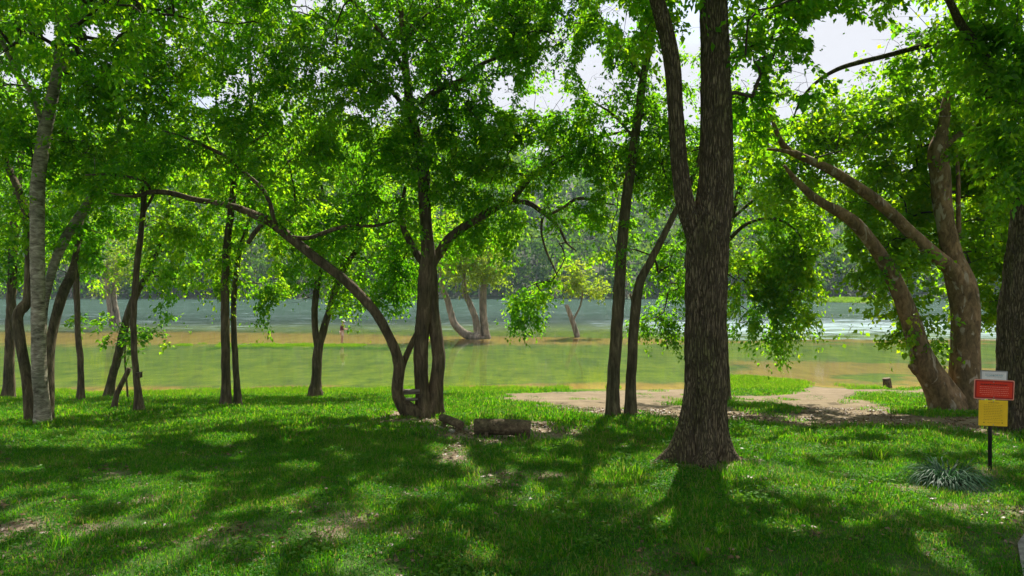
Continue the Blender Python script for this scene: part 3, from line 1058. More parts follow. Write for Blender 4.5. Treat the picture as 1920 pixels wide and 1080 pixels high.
# --- the big twin topped tree in front
tree('main', 'biggest furrowed trunk in the middle right, forking high, with flared roots in the lawn',
     [('trunk', 0, 0, [(1314, 862, 90), (1318, 800, 79), (1322, 740, 76), (1323, 660, 73), (1324, 580, 72), (1325, 500, 74), (1327, 440, 73), (1338, 390, 66), (1344, 300, 58), (1343, 200, 54), (1341, 100, 51), (1338, 0, 48), (1336, -120, 42), (1345, -300, 34), (1338, -520, 24), (1345, -740, 12)]),
      ('limb', 0, -.4, [(1322, 470, 50), (1303, 425, 42), (1287, 390, 34), (1274, 310, 30), (1266, 200, 28), (1260, 120, 29), (1246, 50, 28), (1232, 0, 26), (1200, -100, 22), (1170, -240, 17), (1150, -420, 10)]),
      ('limb', .1, -1.5, [(1340, -60, 26), (1420, -170, 20), (1520, -260, 15), (1640, -350, 8)]),
      ('limb', .1, -2.2, [(1343, -260, 22), (1260, -380, 16), (1140, -480, 9)]),
      ('limb', .1, 2.4, [(1338, -150, 22), (1400, -280, 16), (1480, -420, 9)])],
     [('w', 3.2, 10.5, 12.2, 5.0, 4.6, 2.6, 330), ('w', 0.0, 8.5, 11.0, 4.0, 3.0, 1.6, 150), ('w', 6.6, 9.6, 11.2, 3.2, 3.6, 1.8, 150),
      ('w', -2.6, 8.6, 11.6, 3.0, 3.0, 1.6, 130), ('w', 5.0, 13.5, 13.0, 4.0, 2.6, 1.6, 110), ('w', 9.5, 8.0, 11.5, 3.5, 3.2, 1.6, 120), ('w', 7.5, 13.0, 12.4, 3.5, 2.2, 1.3, 70), ('w', 1.0, 5.5, 11.0, 4.5, 2.0, 1.2, 90), ('w', 2.8, 14.0, 12.2, 3.0, 1.6, 1.2, 50),  # unseen overhead leaf blobs, added to shade the lawn
      (1440, 60, 85, 80, 1.2, .8, 36), (1420, 180, 60, 80, 1.2, .6, 24), (1490, 20, 70, 40, 1.2, .8, 22), (1600, 0, 60, 26, 1.2, .8, 14), (1200, 20, 70, 50, .6, .8, 12)],
     'bark_main', 'leaf', .105, 70, .42, .5, seed=21, fill=[(1380, -30, 1530, 190, 1.0, .7, 36)], sides=72, ridge=.15, rfreq=26, flare=(.34, 1.15, 5, 2.3), crownfrom=300, step=.055)

# --- the many stemmed tree in the middle with the long arch
tree('centre', 'dark many-stemmed tree left of the log bench, with a long limb arching to the left',
     [('trunk', 0, 0, [(796, 780, 36), (791, 726, 27), (789, 656, 27), (795, 585, 28), (800, 520, 30), (803, 480, 26), (800, 430, 22), (796, 380, 22), (793, 320, 23), (784, 270, 20), (771, 215, 18), (764, 160, 15), (758, 90, 12), (750, 0, 10), (748, -120, 8), (745, -260, 5)]),
      ('trunk', .12, .05, [(816, 779, 34), (818, 720, 27), (823, 672, 25), (818, 631, 24), (811, 580, 24), (808, 530, 26), (805, 495, 24)]),
      ('trunk', -.1, -1.6, [(775, 781, 40), (750, 752, 24), (745, 728, 22), (748, 690, 21), (742, 660, 19), (728, 628, 17), (714, 602, 18), (700, 581, 18), (670, 548, 18), (640, 520, 17), (600, 490, 17), (565, 462, 17), (530, 434, 17), (505, 415, 17), (470, 400, 14), (440, 388, 12), (400, 380, 11), (360, 373, 10), (320, 362, 10), (285, 360, 9), (250, 368, 6), (205, 362, 3)]),
      ('limb', -.15, .05, [(752, 702, 11), (757, 680, 12), (770, 649, 11), (784, 621, 10), (802, 600, 12), (811, 560, 9)]),
      ('limb', .1, .8, [(806, 505, 20), (812, 490, 19), (826, 470, 18), (842, 448, 17), (870, 425, 16), (900, 408, 15), (938, 384, 14), (960, 373, 13), (985, 345, 10), (1000, 328, 10), (1040, 304, 9), (1090, 276, 8), (1120, 258, 7), (1180, 245, 4)]),
      ('limb', .7, .3, [(955, 378, 9), (990, 380, 10), (1012, 394, 9), (1030, 408, 8), (1050, 430, 6), (1062, 455, 4), (1080, 470, 2)]),
      ('limb', .5, .3, [(1025, 405, 6), (1055, 390, 6), (1085, 372, 6), (1130, 380, 4), (1165, 386, 2)]),
      ('limb', .5, .6, [(1017, 408, 5), (1015, 435, 4), (1024, 470, 4), (1036, 497, 3), (1046, 520, 2)]),
      ('limb', .1, .5, [(800, 500, 16), (784, 480, 14), (768, 452, 13), (756, 425, 11), (752, 390, 8), (760, 350, 6)]),
      ('limb', -1.1, -1.0, [(500, 412, 9), (478, 436, 9), (465, 456, 8)]),
      ('limb', -1.2, -1.6, [(515, 420, 8), (505, 378, 8), (488, 350, 8), (460, 325, 7), (420, 292, 7), (370, 268, 6), (330, 252, 4), (300, 244, 2)]),
      ('limb', -1.0, -.4, [(545, 445, 8), (580, 446, 8), (620, 432, 8), (660, 423, 7), (700, 424, 6), (740, 414, 4)]),
      ('limb', 0, -.6, [(788, 200, 12), (810, 175, 11), (840, 160, 10), (870, 148, 9), (900, 122, 8), (940, 106, 5), (1000, 88, 3)]),
      ('limb', 0, .6, [(780, 240, 11), (750, 190, 9), (725, 165, 8), (690, 150, 6), (640, 130, 4)]),
      ('limb', 0, -1, [(762, 140, 9), (720, 70, 8), (650, -10, 7), (560, -90, 5)]),
      ('limb', 0, 1, [(757, 80, 9), (820, 10, 8), (890, -60, 6), (980, -130, 4)]),
      ('limb', -1.4, -2.2, [(285, 362, 6), (270, 340, 6), (215, 328, 5), (160, 328, 3)])],
     [(780, 60, 230, 130, 0, 2.2, 190), (640, 160, 150, 110, -.4, 1.8, 85), (915, 90, 140, 90, -.4, 1.6, 70), (820, 300, 190, 95, .2, 1.8, 140), (985, 290, 150, 70, .5, 1.3, 70), (590, 290, 110, 80, -.6, 1.4, 55),
      (690, 390, 130, 60, -.2, 1.3, 60), (730, 500, 70, 70, .4, .8, 34), (700, 570, 60, 34, .3, .6, 12), (960, 572, 30, 26, .4, .4, 8), (1005, 556, 40, 26, .4, .5, 9), (985, 600, 18, 14, .4, .3, 3), (1030, 530, 30, 24, .4, .4, 6), (1060, 420, 90, 60, .4, .8, 20), (890, 430, 80, 50, .6, .8, 28),
      (330, 300, 150, 55, -1.6, 1.0, 42), (430, 240, 120, 80, -1.5, 1.2, 42), (450, 370, 120, 40, -1.3, .8, 18), (1050, 245, 110, 40, .3, 1.0, 36), (1000, 50, 90, 60, .3, 1.2, 34), (900, 210, 110, 50, .2, 1.0, 34), (1010, 130, 40, 50, .3, .8, 10), (720, 250, 120, 70, 0, 1.4, 40), (860, 20, 120, 60, 0, 1.4, 34), (860, 200, 90, 60, 0, 1.2, 40),
      (760, -180, 330, 130, 0, 2.6, 150), (480, -60, 150, 120, -.6, 1.8, 70), (1030, -80, 130, 70, .4, 1.4, 40), (600, 430, 90, 40, -.6, .8, 20), (560, 100, 110, 90, -.6, 1.4, 45), (680, 200, 90, 40, .4, 1.0, 26), ('w', .3, 15.2, 12.0, 3.0, 1.8, 1.2, 60), ('w', -1.6, 13.2, 11.8, 3.2, 1.6, 1.1, 60)],  # last two blobs: leaves above the view, added for foreground shade
     'bark_dark', 'leaf', .088, 85, .40, .65, seed=33, fill=[(440, -60, 1090, 110, .3, 1.3, 80), (440, -30, 1090, 230, .3, 1.3, 130), (950, -30, 1090, 180, .3, .8, 46), (960, 190, 1110, 260, .3, .7, 30), (520, 220, 1100, 330, .4, 1.0, 80), (860, 290, 1130, 470, .6, .8, 50), (690, 340, 860, 470, .5, .8, 26)], sides=24, ridge=.12, rfreq=14, flare=(.22, .45, 4, 1.0), crownfrom=470)

# --- twin slim trees right of the bench
tree('twin_a', 'slim straight dark tree nearest the log bench, left one of the close pair',
     [('trunk', 0, 0, [(1148, 782, 26), (1150, 700, 24), (1156, 620, 23), (1161, 540, 22), (1165, 470, 21), (1172, 400, 20), (1182, 320, 18), (1192, 250, 17), (1200, 195, 16), (1207, 140, 14), (1224, 60, 12), (1234, -30, 10), (1240, -160, 8), (1236, -300, 4)]),
      ('limb', 0, .7, [(1205, 150, 8), (1180, 110, 7), (1150, 70, 5), (1120, 20, 3)]),
      ('limb', 0, .8, [(1190, 260, 6), (1150, 215, 5), (1110, 190, 3)])],
     [(1155, 90, 60, 80, .3, .9, 40), (1100, 20, 70, 50, .3, .9, 26), (1170, 260, 60, 60, .3, .8, 10), (1190, 200, 70, 60, .3, .8, 18), (1230, 330, 70, 70, .5, .7, 26), (1210, -140, 170, 110, 0, 1.8, 70), (1130, 260, 70, 50, .4, .8, 12), (1250, 220, 60, 60, .5, .8, 20), (1130, 330, 40, 50, .5, .6, 8)],
     'bark_young', 'leaf_deep', .095, 80, .40, .7, seed=41, fill=[(1080, -30, 1260, 300, .3, .8, 40), (950, -30, 1200, 110, .3, .8, 70), (1130, 100, 1260, 230, .3, .7, 16)], crownfrom=330)
tree('twin_b', 'slim tree bending right beside the big trunk, right one of the close pair',
     [('trunk', 0, 0, [(1181, 780, 23), (1183, 720, 20), (1186, 650, 19), (1190, 600, 19), (1194, 560, 19), (1203, 522, 17), (1225, 480, 14), (1250, 430, 12), (1270, 390, 11), (1292, 350, 9), (1312, 290, 7), (1325, 200, 6), (1380, 120, 5), (1420, 40, 3)]),
      ('limb', 0, .4, [(1192, 575, 8), (1186, 562, 7), (1182, 552, 6)])],
     [(1250, 510, 50, 60, 1.2, .7, 50), (1240, 590, 46, 34, 1.2, .5, 22), (1380, 120, 90, 90, 1.4, 1.2, 44), (1300, 280, 90, 70, 1.2, .8, 26), (1430, 20, 80, 70, 1.4, 1, 26)],
     'bark_young', 'leaf_deep', .09, 80, .40, .8, seed=43, fill=[(1090, 270, 1310, 480, .8, .8, 60), (1060, 200, 1240, 300, .6, .6, 24)], crownfrom=480)
tree('behind_main', 'thin tree standing on the sand just behind the big trunk, with drooping leaves',
     [('trunk', 0, 0, [(1363, 753, 17), (1360, 690, 15), (1357, 620, 14), (1356, 560, 13), (1358, 500, 13), (1366, 430, 11), (1385, 360, 10), (1410, 280, 8), (1425, 200, 6), (1430, 120, 4)]),
      ('limb', 0, -.8, [(1362, 455, 8), (1400, 420, 7), (1450, 410, 6), (1490, 430, 4), (1515, 470, 2)]),
      ('limb', 0, .8, [(1372, 410, 7), (1420, 370, 6), (1470, 350, 4)])],
     [(1430, 470, 95, 70, -.3, 1.2, 105), (1485, 530, 48, 60, -.4, .8, 50), (1445, 590, 60, 46, -.3, .8, 44), (1505, 490, 50, 60, -.3, .8, 40), (1400, 530, 30, 60, -.2, .7, 22), (1450, 640, 18, 22, -.3, .3, 5), (1400, 340, 90, 80, 0, 1.4, 62), (1400, 220, 80, 70, 0, 1.4, 44), (1470, 390, 80, 50, 0, 1.2, 36), (1500, 590, 14, 18, -.4, .3, 3), ('w', 7.5, 26.0, 9.4, 4.5, 2.0, 1.5, 60)],  # last blob added so its shadow falls on the sand
     'bark_young', 'leaf', .115, 75, .50, .95, seed=47, fill=[(1370, 120, 1530, 430, .2, 1.0, 60)], tbias=.14, crownfrom=520)

# --- sycamore on the right
tree('sycamore', 'thick brown sycamore by the sand at right, its trunks leaning apart from one root',
     [('trunk', 0, .2, [(1808, 768, 64), (1808, 720, 56), (1809, 650, 49), (1810, 600, 48), (1806, 550, 50), (1797, 515, 46), (1786, 480, 36), (1775, 430, 32), (1767, 380, 33), (1763, 330, 34), (1758, 285, 33), (1768, 240, 20), (1774, 200, 19), (1786, 160, 17), (1798, 120, 14), (1806, 60, 12), (1812, -30, 10), (1820, -160, 7)]),
      ('trunk', -.15, -.6, [(1783, 773, 66), (1760, 728, 52), (1738, 690, 46), (1722, 650, 37), (1707, 600, 35), (1692, 560, 31), (1674, 520, 29), (1652, 480, 25), (1630, 450, 24), (1605, 420, 23), (1575, 398, 20), (1548, 384, 17), (1520, 365, 15), (1490, 335, 10), (1470, 310, 5)]),
      ('limb', 0, -.9, [(1803, 540, 34), (1790, 512, 30), (1765, 488, 27), (1735, 462, 25), (1705, 434, 23), (1675, 404, 22), (1640, 374, 21), (1600, 345, 19), (1560, 320, 17), (1525, 303, 15), (1490, 288, 14), (1470, 274, 12), (1458, 252, 9), (1440, 205, 5), (1420, 180, 3)]),
      ('limb', -.9, -.8, [(1490, 287, 8), (1455, 281, 6), (1425, 280, 3)]),
      ('limb', .1, .6, [(1768, 278, 13), (1795, 255, 11), (1830, 228, 10), (1860, 205, 9), (1900, 172, 8), (1960, 120, 5)]),
      ('limb', .1, .4, [(1798, 450, 9), (1797, 390, 8), (1796, 320, 7), (1790, 260, 4)]),
      ('limb', -.15, -.3, [(1722, 690, 30), (1714, 688, 18), (1706, 686, 8)])],
     [(1700, 330, 170, 100, 1.6, 1.0, 110), (1640, 250, 130, 80, 1.2, 1.0, 60), (1850, 430, 90, 110, 1.6, 1.0, 80), (1760, 130, 130, 90, .4, 1.6, 80), (1655, 480, 55, 60, .2, .8, 32), (1680, 590, 55, 55, .2, .7, 26), (1560, 260, 90, 60, -.3, 1.0, 34),
      (1850, 560, 60, 50, 1.2, .9, 30), (1720, -90, 240, 130, .4, 2.4, 150), (1840, 200, 80, 80, .6, 1.2, 40), (1900, 480, 60, 100, 1.0, 1.0, 30), (1620, 195, 110, 50, .3, 1.0, 44), (1540, 230, 80, 50, .2, .9, 30), (1730, 190, 100, 60, .3, 1.0, 40), (1470, 330, 60, 60, 0, .8, 18), (1840, 320, 80, 80, .8, 1.2, 36), (1800, 340, 80, 90, .8, 1.2, 40), (1880, 270, 80, 100, .8, 1.2, 50), (1500, 250, 70, 60, -.4, .8, 22), (1700, 440, 70, 60, .9, .8, 30), (1640, 400, 60, 40, .6, .8, 14), (1650, 170, 90, 50, .4, 1.0, 26)],
     'bark_syc', 'leaf_syc', .115, 60, .48, .7, seed=53, fill=[(1490, 200, 1910, 500, 1.7, .7, 150), (1560, 480, 1700, 640, .8, .5, 26), (1430, 150, 1570, 260, .4, .6, 20), (1600, 100, 1900, 220, .6, 1.0, 50)], sides=30, ridge=.05, rfreq=7, flare=(.35, .40, 4, .9), crownfrom=600, asp=.85)

# --- trunk cut by the right edge, with branches over the picture corner
tree('edge', 'furrowed trunk cut off by the right edge of the picture, behind the notice post',
     [('trunk', 0, -.3, [(1912, 806, 74), (1908, 740, 62), (1906, 680, 60), (1908, 600, 62), (1914, 540, 60), (1920, 480, 56), (1926, 420, 52), (1934, 350, 54), (1950, 260, 48), (1970, 160, 42), (1980, 0, 36), (1990, -180, 28), (1990, -400, 16)]),
      ('limb', -.3, -2.4, [(1962, 210, 26), (1930, 192, 24), (1892, 178, 22), (1868, 145, 20), (1846, 108, 18), (1820, 72, 16), (1798, 38, 14), (1776, -5, 12), (1730, -80, 9), (1670, -170, 5)]),
      ('limb', -.3, 1.0, [(1975, 80, 14), (1900, 62, 12), (1840, 66, 11), (1780, 76, 10), (1715, 90, 10), (1660, 105, 9), (1615, 116, 9), (1570, 130, 8), (1530, 155, 6), (1500, 190, 4), (1482, 240, 2)]),
      ('limb', -.1, -2, [(1985, -100, 18), (1880, -200, 13), (1760, -290, 8)])],
     [(1895, 260, 46, 90, -1.2, .5, 22), (1860, 70, 70, 60, -1.5, .7, 26), (1905, 110, 50, 60, -1.6, .6, 18), (1900, -160, 260, 130, -.8, 1.8, 130), (1700, -200, 160, 100, -1.0, 1.6, 60), (1990, 200, 70, 160, -.5, 1.4, 40), (1660, 60, 50, 40, .6, .6, 9), (1720, 90, 60, 40, .5, .7, 12), (1905, 350, 20, 30, -1.2, .3, 5),
      ('w', 9.5, 10.5, 11.2, 3.0, 3.0, 1.8, 120)],
     'bark_main', 'leaf_deep', .12, 60, .42, .6, seed=59, fill=[(1790, -30, 1930, 330, .4, 1.0, 22)], sides=54, ridge=.15, rfreq=22, flare=(.30, .35, 5, .2), crownfrom=360, step=.07)

# --- left group
tree('pale', 'pale-barked clump of trunks at the left, the tallest one whitish and straight',
     [('trunk', 0, 0, [(80, 795, 34), (78, 750, 27), (74, 700, 26), (72, 620, 24), (71, 540, 23), (70, 480, 24), (70, 420, 24), (70, 370, 24), (73, 325, 23), (82, 260, 24), (94, 200, 21), (107, 140, 19), (115, 80, 18), (122, 20, 17), (126, -60, 14), (120, -200, 10), (110, -340, 5)]),
      ('trunk', .5, 1.2, [(60, 786, 26), (50, 706, 19), (38, 640, 18), (33, 594, 18), (42, 578, 20), (52, 566, 18), (56, 500, 17), (53, 420, 16), (36, 360, 13), (10, 300, 11), (-20, 220, 8), (-50, 100, 5)], 'bark_young'),
      ('trunk', .4, 2.2, [(88, 780, 26), (92, 710, 18), (95, 645, 17), (106, 590, 17), (120, 545, 18), (132, 520, 17), (140, 490, 12), (150, 430, 8), (160, 380, 5)], 'bark_young'),
      ('limb', .7, 2.6, [(78, 690, 12), (80, 640, 12), (84, 570, 13), (100, 500, 15), (124, 445, 18), (150, 405, 17), (172, 370, 15), (192, 338, 12), (215, 280, 9), (230, 200, 6)]),
      ('limb', 0, -.5, [(105, 150, 9), (140, 100, 9), (150, 50, 8), (160, -20, 6)]),
      ('limb', 0, -.8, [(84, 250, 8), (60, 180, 8), (20, 110, 7), (-10, 50, 5)]),
      ('limb', 1.4, 1.6, [(140, 423, 3), (165, 430, 2.4), (190, 438, 1.2)])],
     [(110, 70, 150, 80, 1.0, 1.4, 70), (60, 240, 110, 60, .9, 1.1, 40), (210, 150, 120, 80, .4, 1.6, 60), (-60, 160, 90, 140, .2, 1.6, 50), (150, 280, 110, 50, .8, 1.2, 40), (20, 400, 60, 50, .6, .8, 20), (160, 430, 60, 40, 1.8, .8, 14),
      (120, -170, 280, 130, 0, 2.4, 170), ('w', -9.5, 12.5, 10.0, 3.6, 3.0, 1.8, 120), ('w', -6.0, 12.0, 10.8, 3.0, 2.6, 1.5, 110), ('w', -6.5, 8.5, 10.8, 3.5, 2.4, 1.4, 130), ('w', -3.5, 16.5, 12.6, 4.0, 2.2, 1.4, 90), ('w', -11.5, 10.5, 11.0, 3.0, 3.0, 1.6, 90), ('w', -8, 16.0, 12.5, 4.0, 3.0, 1.8, 110)],  # world-placed blobs are out-of-view canopy added for lawn shade
     'bark_pale', 'leaf', .10, 75, .42, .6, seed=61, fill=[(-40, -60, 380, 110, .9, 1.2, 50), (-40, -30, 330, 340, .8, 1.3, 110)], sides=20, ridge=.05, rfreq=9, flare=(.22, .25, 4, .6), crownfrom=420)
tree('far_left', 'straight dark trunk nearest the left edge, behind the pale clump',
     [('trunk', 0, 0, [(16, 750, 22), (18, 680, 17), (20, 600, 16), (23, 520, 16), (26, 440, 15), (32, 360, 13), (40, 280, 10), (36, 180, 7), (30, 60, 4)])],
     [(20, 470, 60, 50, 0, 1.0, 26), (-30, 380, 80, 80, 0, 1.4, 40), (40, 320, 90, 70, 0, 1.4, 44), (-30, 200, 120, 90, 0, 1.8, 60), ('w', -16.5, 26.5, 9.2, 4.0, 2.5, 1.8, 70)],  # last blob added to shade the grass near the shore
     'bark_dark', 'leaf_deep', .12, 70, .5, .7, seed=67, crownfrom=520)
tree('sapling_left', 'thin knobbly young tree on the shore, right of the pale clump',
     [('trunk', 0, 0, [(152, 752, 14), (152, 700, 11), (150, 665, 11), (146, 630, 10), (145, 580, 10), (143, 520, 11), (146, 470, 9), (156, 420, 8), (165, 360, 6), (170, 280, 4)]),
      ('limb', 0, .3, [(143, 520, 5), (138, 500, 4), (134, 480, 2)])],
     [(170, 460, 60, 36, 0, 1.0, 20), (180, 350, 90, 60, 0, 1.3, 40), (120, 400, 60, 50, 0, 1.0, 20), (180, 240, 110, 70, 0, 1.5, 44)],
     'bark_dark', 'leaf', .12, 70, .48, .7, seed=71, tbias=.2, crownfrom=520)
tree('leaning', 'grey trunk leaning right behind the thin tree that carries a small box',
     [('trunk', 0, -.8, [(205, 746, 20), (209, 715, 15), (221, 668, 15), (235, 610, 15), (249, 565, 14), (264, 535, 12), (277, 515, 11), (292, 480, 8), (308, 430, 6), (320, 370, 4)])],
     [(320, 500, 60, 50, -.8, .8, 26), (330, 575, 26, 34, -.8, .4, 10), (340, 440, 80, 50, -.6, 1.0, 28), (330, 330, 100, 60, -.4, 1.2, 38), (400, 540, 50, 40, -.5, .7, 14)],
     'bark_young', 'leaf', .12, 70, .48, .9, seed=73, tbias=.2, fill=[(80, 290, 520, 450, 1.0, 1.5, 70), (-20, 400, 420, 530, 1.4, 1.2, 64), (40, 220, 520, 330, .8, 1.4, 70)], crownfrom=540)
tree('box_tree', 'thin straight trunk at left with a small dark box fixed low on it',
     [('trunk', 0, 0, [(263, 772, 18), (257, 715, 12), (252, 660, 11), (250, 600, 11), (253, 550, 11), (257, 495, 11), (264, 440, 10), (269, 390, 10), (271, 330, 10), (272, 260, 9), (272, 200, 8), (268, 120, 6), (270, 0, 5), (266, -100, 3)]),
      ('limb', 0, .5, [(268, 400, 5), (290, 360, 5), (310, 300, 4), (330, 240, 2)])],
     [(290, 420, 90, 50, 0, .9, 34), (230, 330, 80, 60, 0, .9, 26), (300, 230, 110, 80, 0, 1.2, 50), (270, 90, 120, 80, 0, 1.4, 56), (260, -80, 150, 110, 0, 1.6, 70)],
     'bark_dark', 'leaf', .10, 75, .42, .7, seed=79, fill=[(80, 70, 420, 240, .5, .9, 50)], tbias=.2, crownfrom=460)
tree('pair_a', 'straight dark trunk, thicker one of the pair between box tree and forked tree',
     [('trunk', 0, 0, [(424, 765, 22), (424, 720, 17), (423, 650, 16), (422, 560, 15), (424, 480, 14), (430, 420, 13), (437, 363, 12), (442, 315, 11), (458, 274, 10), (468, 230, 8), (471, 180, 7), (466, 100, 6), (462, 0, 5), (460, -100, 3)]),
      ('limb', 0, .6, [(458, 275, 6), (490, 255, 5), (520, 215, 4), (545, 180, 2)]),
      ('limb', 0, -.6, [(440, 330, 6), (410, 300, 5), (390, 262, 4), (375, 220, 2)])],
     [(430, 330, 110, 70, 0, 1.2, 50), (470, 190, 120, 80, 0, 1.6, 60), (400, 480, 60, 40, .2, .7, 18), (400, 110, 110, 80, 0, 1.6, 50), (470, 10, 140, 90, 0, 1.8, 70), (460, -150, 180, 100, 0, 2.0, 70), (405, 530, 34, 30, .2, .4, 8)],
     'bark_dark', 'leaf', .105, 75, .45, .8, seed=83, fill=[(320, 130, 570, 440, .2, 1.0, 60)], tbias=.2, crownfrom=500)
tree('pair_b', 'thinner wavy trunk, right one of the pair between box tree and forked tree',
     [('trunk', 0, .2, [(447, 763, 15), (444, 715, 12), (440, 650, 11), (438, 600, 10), (439, 550, 10), (444, 505, 10), (450, 470, 9), (462, 430, 7), (480, 380, 6), (500, 320, 4)])],
     [(505, 545, 22, 50, .2, .4, 12), (490, 440, 60, 40, .2, .8, 14), (520, 350, 90, 60, .2, 1.0, 34), (450, 500, 30, 30, .2, .4, 8)],
     'bark_young', 'leaf', .105, 75, .42, 1.0, seed=89, tbias=.2, crownfrom=520)
tree('forked', 'small tree forking low into a V at the water edge',
     [('trunk', 0, 0, [(591, 744, 26), (593, 710, 19), (595, 675, 19), (597, 650, 17), (604, 628, 15), (615, 590, 13), (624, 560, 12), (634, 530, 12), (648, 500, 10), (664, 475, 9), (684, 450, 7), (705, 410, 5)]),
      ('limb', 0, .3, [(597, 655, 13), (591, 620, 12), (590, 580, 12), (595, 530, 12), (602, 495, 10), (608, 440, 8), (606, 380, 6), (600, 320, 4)]),
      ('limb', 0, -.4, [(636, 525, 6), (642, 490, 6), (650, 450, 5), (655, 400, 3)])],
     [(610, 390, 120, 60, 0, 1.4, 60), (550, 470, 70, 44, 0, 1.0, 26), (680, 480, 90, 56, 0, 1.2, 44), (650, 560, 44, 22, -.2, .6, 10), (620, 290, 140, 70, 0, 1.6, 80), (520, 420, 70, 60, 0, 1.2, 30), (760, 470, 70, 80, 0, 1.2, 34), (545, 540, 26, 34, 0, .4, 8), (720, 420, 80, 60, 0, 1.2, 34), ('w', -8.0, 27.0, 9.6, 7.0, 2.5, 1.8, 130)],  # wide last blob added to cast shade on the shore lawn
     'bark_dark', 'leaf', .12, 75, .50, .8, seed=97, fill=[(500, 280, 770, 470, .6, 1.5, 110), (480, 420, 770, 570, .5, 1.0, 60), (480, 230, 780, 330, .8, 1.4, 40), (800, 380, 1000, 470, 1.5, .8, 26)], tbias=.2, crownfrom=560)

# --- trees standing in the river
W1 = P(890, 633, 58.0)
tree('river_trees', 'cluster of three bare grey stems standing in the river, with yellow green tops',
     [('limb', 0, 0, [(897, 636, 20), (884, 632, 17), (866, 622, 15), (852, 607, 13), (845, 585, 12), (838, 560, 11), (830, 540, 10), (826, 510, 7), (830, 480, 4)]),
      ('limb', .3, .6, [(896, 637, 17), (895, 618, 14), (890, 592, 12), (880, 568, 11), (872, 550, 10), (870, 520, 7), (872, 490, 4)]),
      ('limb', .6, .8, [(913, 637, 18), (909, 615, 15), (906, 585, 14), (906, 550, 13), (910, 520, 9), (918, 490, 6), (925, 460, 3)]),
      ('limb', 0, .5, [(885, 638, 9), (900, 634, 11), (921, 637, 6)])],
     [(865, 490, 56, 36, 0, 2.0, 46), (915, 500, 40, 30, .5, 2.0, 40), (890, 450, 60, 30, 0, 2.0, 34), (850, 430, 60, 30, 0, 2, 26)],
     'bark_grey', 'leaf_yel', .22, 46, .75, .6, seed=101, crownfrom=560, base_w=(W1[0], 58.0, float(gz(W1[0], 58.0))), sun=False, twig_r=.008)
W2 = P(1081, 629, 60.0)
tree('river_snag', 'broken grey stump leaning in the river with a small yellow leafed branch',
     [('limb', 0, 0, [(1083, 632, 11), (1077, 612, 10), (1071, 595, 9), (1066, 582, 8), (1062, 571, 7)]),
      ('limb', 0, 0, [(1073, 603, 5), (1080, 590, 4), (1087, 576, 3.4), (1091, 560, 3), (1092, 540, 2.6), (1088, 510, 2)])],
     [(1085, 535, 40, 16, 0, 1.4, 22), (1080, 505, 24, 16, 0, 1.0, 12), (1115, 545, 18, 10, 0, .8, 7)],
     'bark_grey', 'leaf_yel', .22, 40, .65, .3, seed=103, crownfrom=565, base_w=(W2[0], 60.0, float(gz(W2[0], 60.0))), sun=False, sky=False, twig_r=.007, tbias=.25)
W3 = P(214, 612, 73.0)
tree('river_pale', 'pale double trunk standing far out in the river at left, seen between the left trunks',
     [('limb', 0, 0, [(212, 614, 14), (208, 590, 10), (204, 560, 9), (200, 520, 8), (203, 480, 5)]),
      ('limb', .3, .6, [(220, 614, 13), (219, 590, 10), (214, 560, 9), (216, 520, 7), (224, 480, 4)])],
     [(222, 500, 40, 26, 0, 2, 22), (240, 465, 46, 26, 0, 2, 22), (200, 545, 20, 12, 0, 1, 4)],
     'bark_grey', 'leaf_yel', .24, 40, .8, .5, seed=107, crownfrom=560, base_w=(W3[0], 73.0, float(gz(W3[0], 73.0))), sun=False, sky=False, twig_r=.008)

# small leafy sapling and the broken stem at left
tree('low_sapling', 'knee-high leafy sapling with flat leaf sprays in front of the leaning grey trunk',
     [('trunk', -.3, -.4, [(240, 748, 4), (236, 700, 3.6), (234, 660, 3.2), (238, 630, 2.6), (242, 600, 2)])],
     [(250, 628, 60, 16, -.4, .5, 16), (175, 600, 40, 10, -.3, .4, 7), (246, 660, 24, 14, -.4, .3, 6)],
     'bark_young', 'leaf_deep', .13, 26, .30, .2, cat='sapling', seed=109, crownfrom=700, name='sapling', flare=None, sky=False, sun=False)
tree('broken_stem', 'short broken dead stem leaning right at the foot of the box tree',
     [('trunk', 0, .1, [(214, 766, 13), (219, 740, 10), (230, 716, 9), (238, 700, 9), (243, 690, 8)])], [], 'bark_dark', cat='dead stem', seed=113, name='dead_stem', flare=(.1, .3, 4, 0))

# ------------------------------------------------------------------ grass and ground cover
SRC = bpy.data.collections.new('ground_cover_sources')

def blade_patch(name, n, rad, hmin, hmax, wid, seed, mat, lean=.5, tlo=0.0, thi=.9, dry=.06):
    rng = np.random.default_rng(seed)
    a, r = rng.uniform(0, 2 * np.pi, n), rad * np.sqrt(rng.random(n))
    b = np.stack([r * np.cos(a), r * np.sin(a), np.full(n, -.01)], -1)
    h = rng.uniform(hmin, hmax, n)
    d = rng.uniform(0, 2 * np.pi, n)
    ln = np.stack([np.cos(d), np.sin(d), 0 * d], -1) * (rng.random(n) ** .7 * lean)[:, None]
    sd = np.stack([-np.sin(d), np.cos(d), 0 * d], -1) * (wid * rng.uniform(.6, 1.2, n))[:, None]
    mid = b + (np.array([0, 0, .6]) + ln * .35) * h[:, None]
    tip = b + (np.array([0, 0, .95]) + ln * 1.1) * h[:, None]
    v = np.stack([b - sd * .5, b + sd * .5, mid + sd * .42, mid - sd * .42, tip], 1).reshape(-1, 3)
    i = np.arange(n)[:, None] * 5
    q = i + np.array([0, 1, 2, 3])
    t = i + np.array([3, 2, 4])
    ti = tlo + rng.random(n) * (thi - tlo)
    ti = np.where(rng.random(n) < dry, 1.0, ti)
    me = mesh_np(name, v, t, q, mat, {'tint': np.repeat(ti, 5)})
    o = bpy.data.objects.new(name, me)
    SRC.objects.link(o)

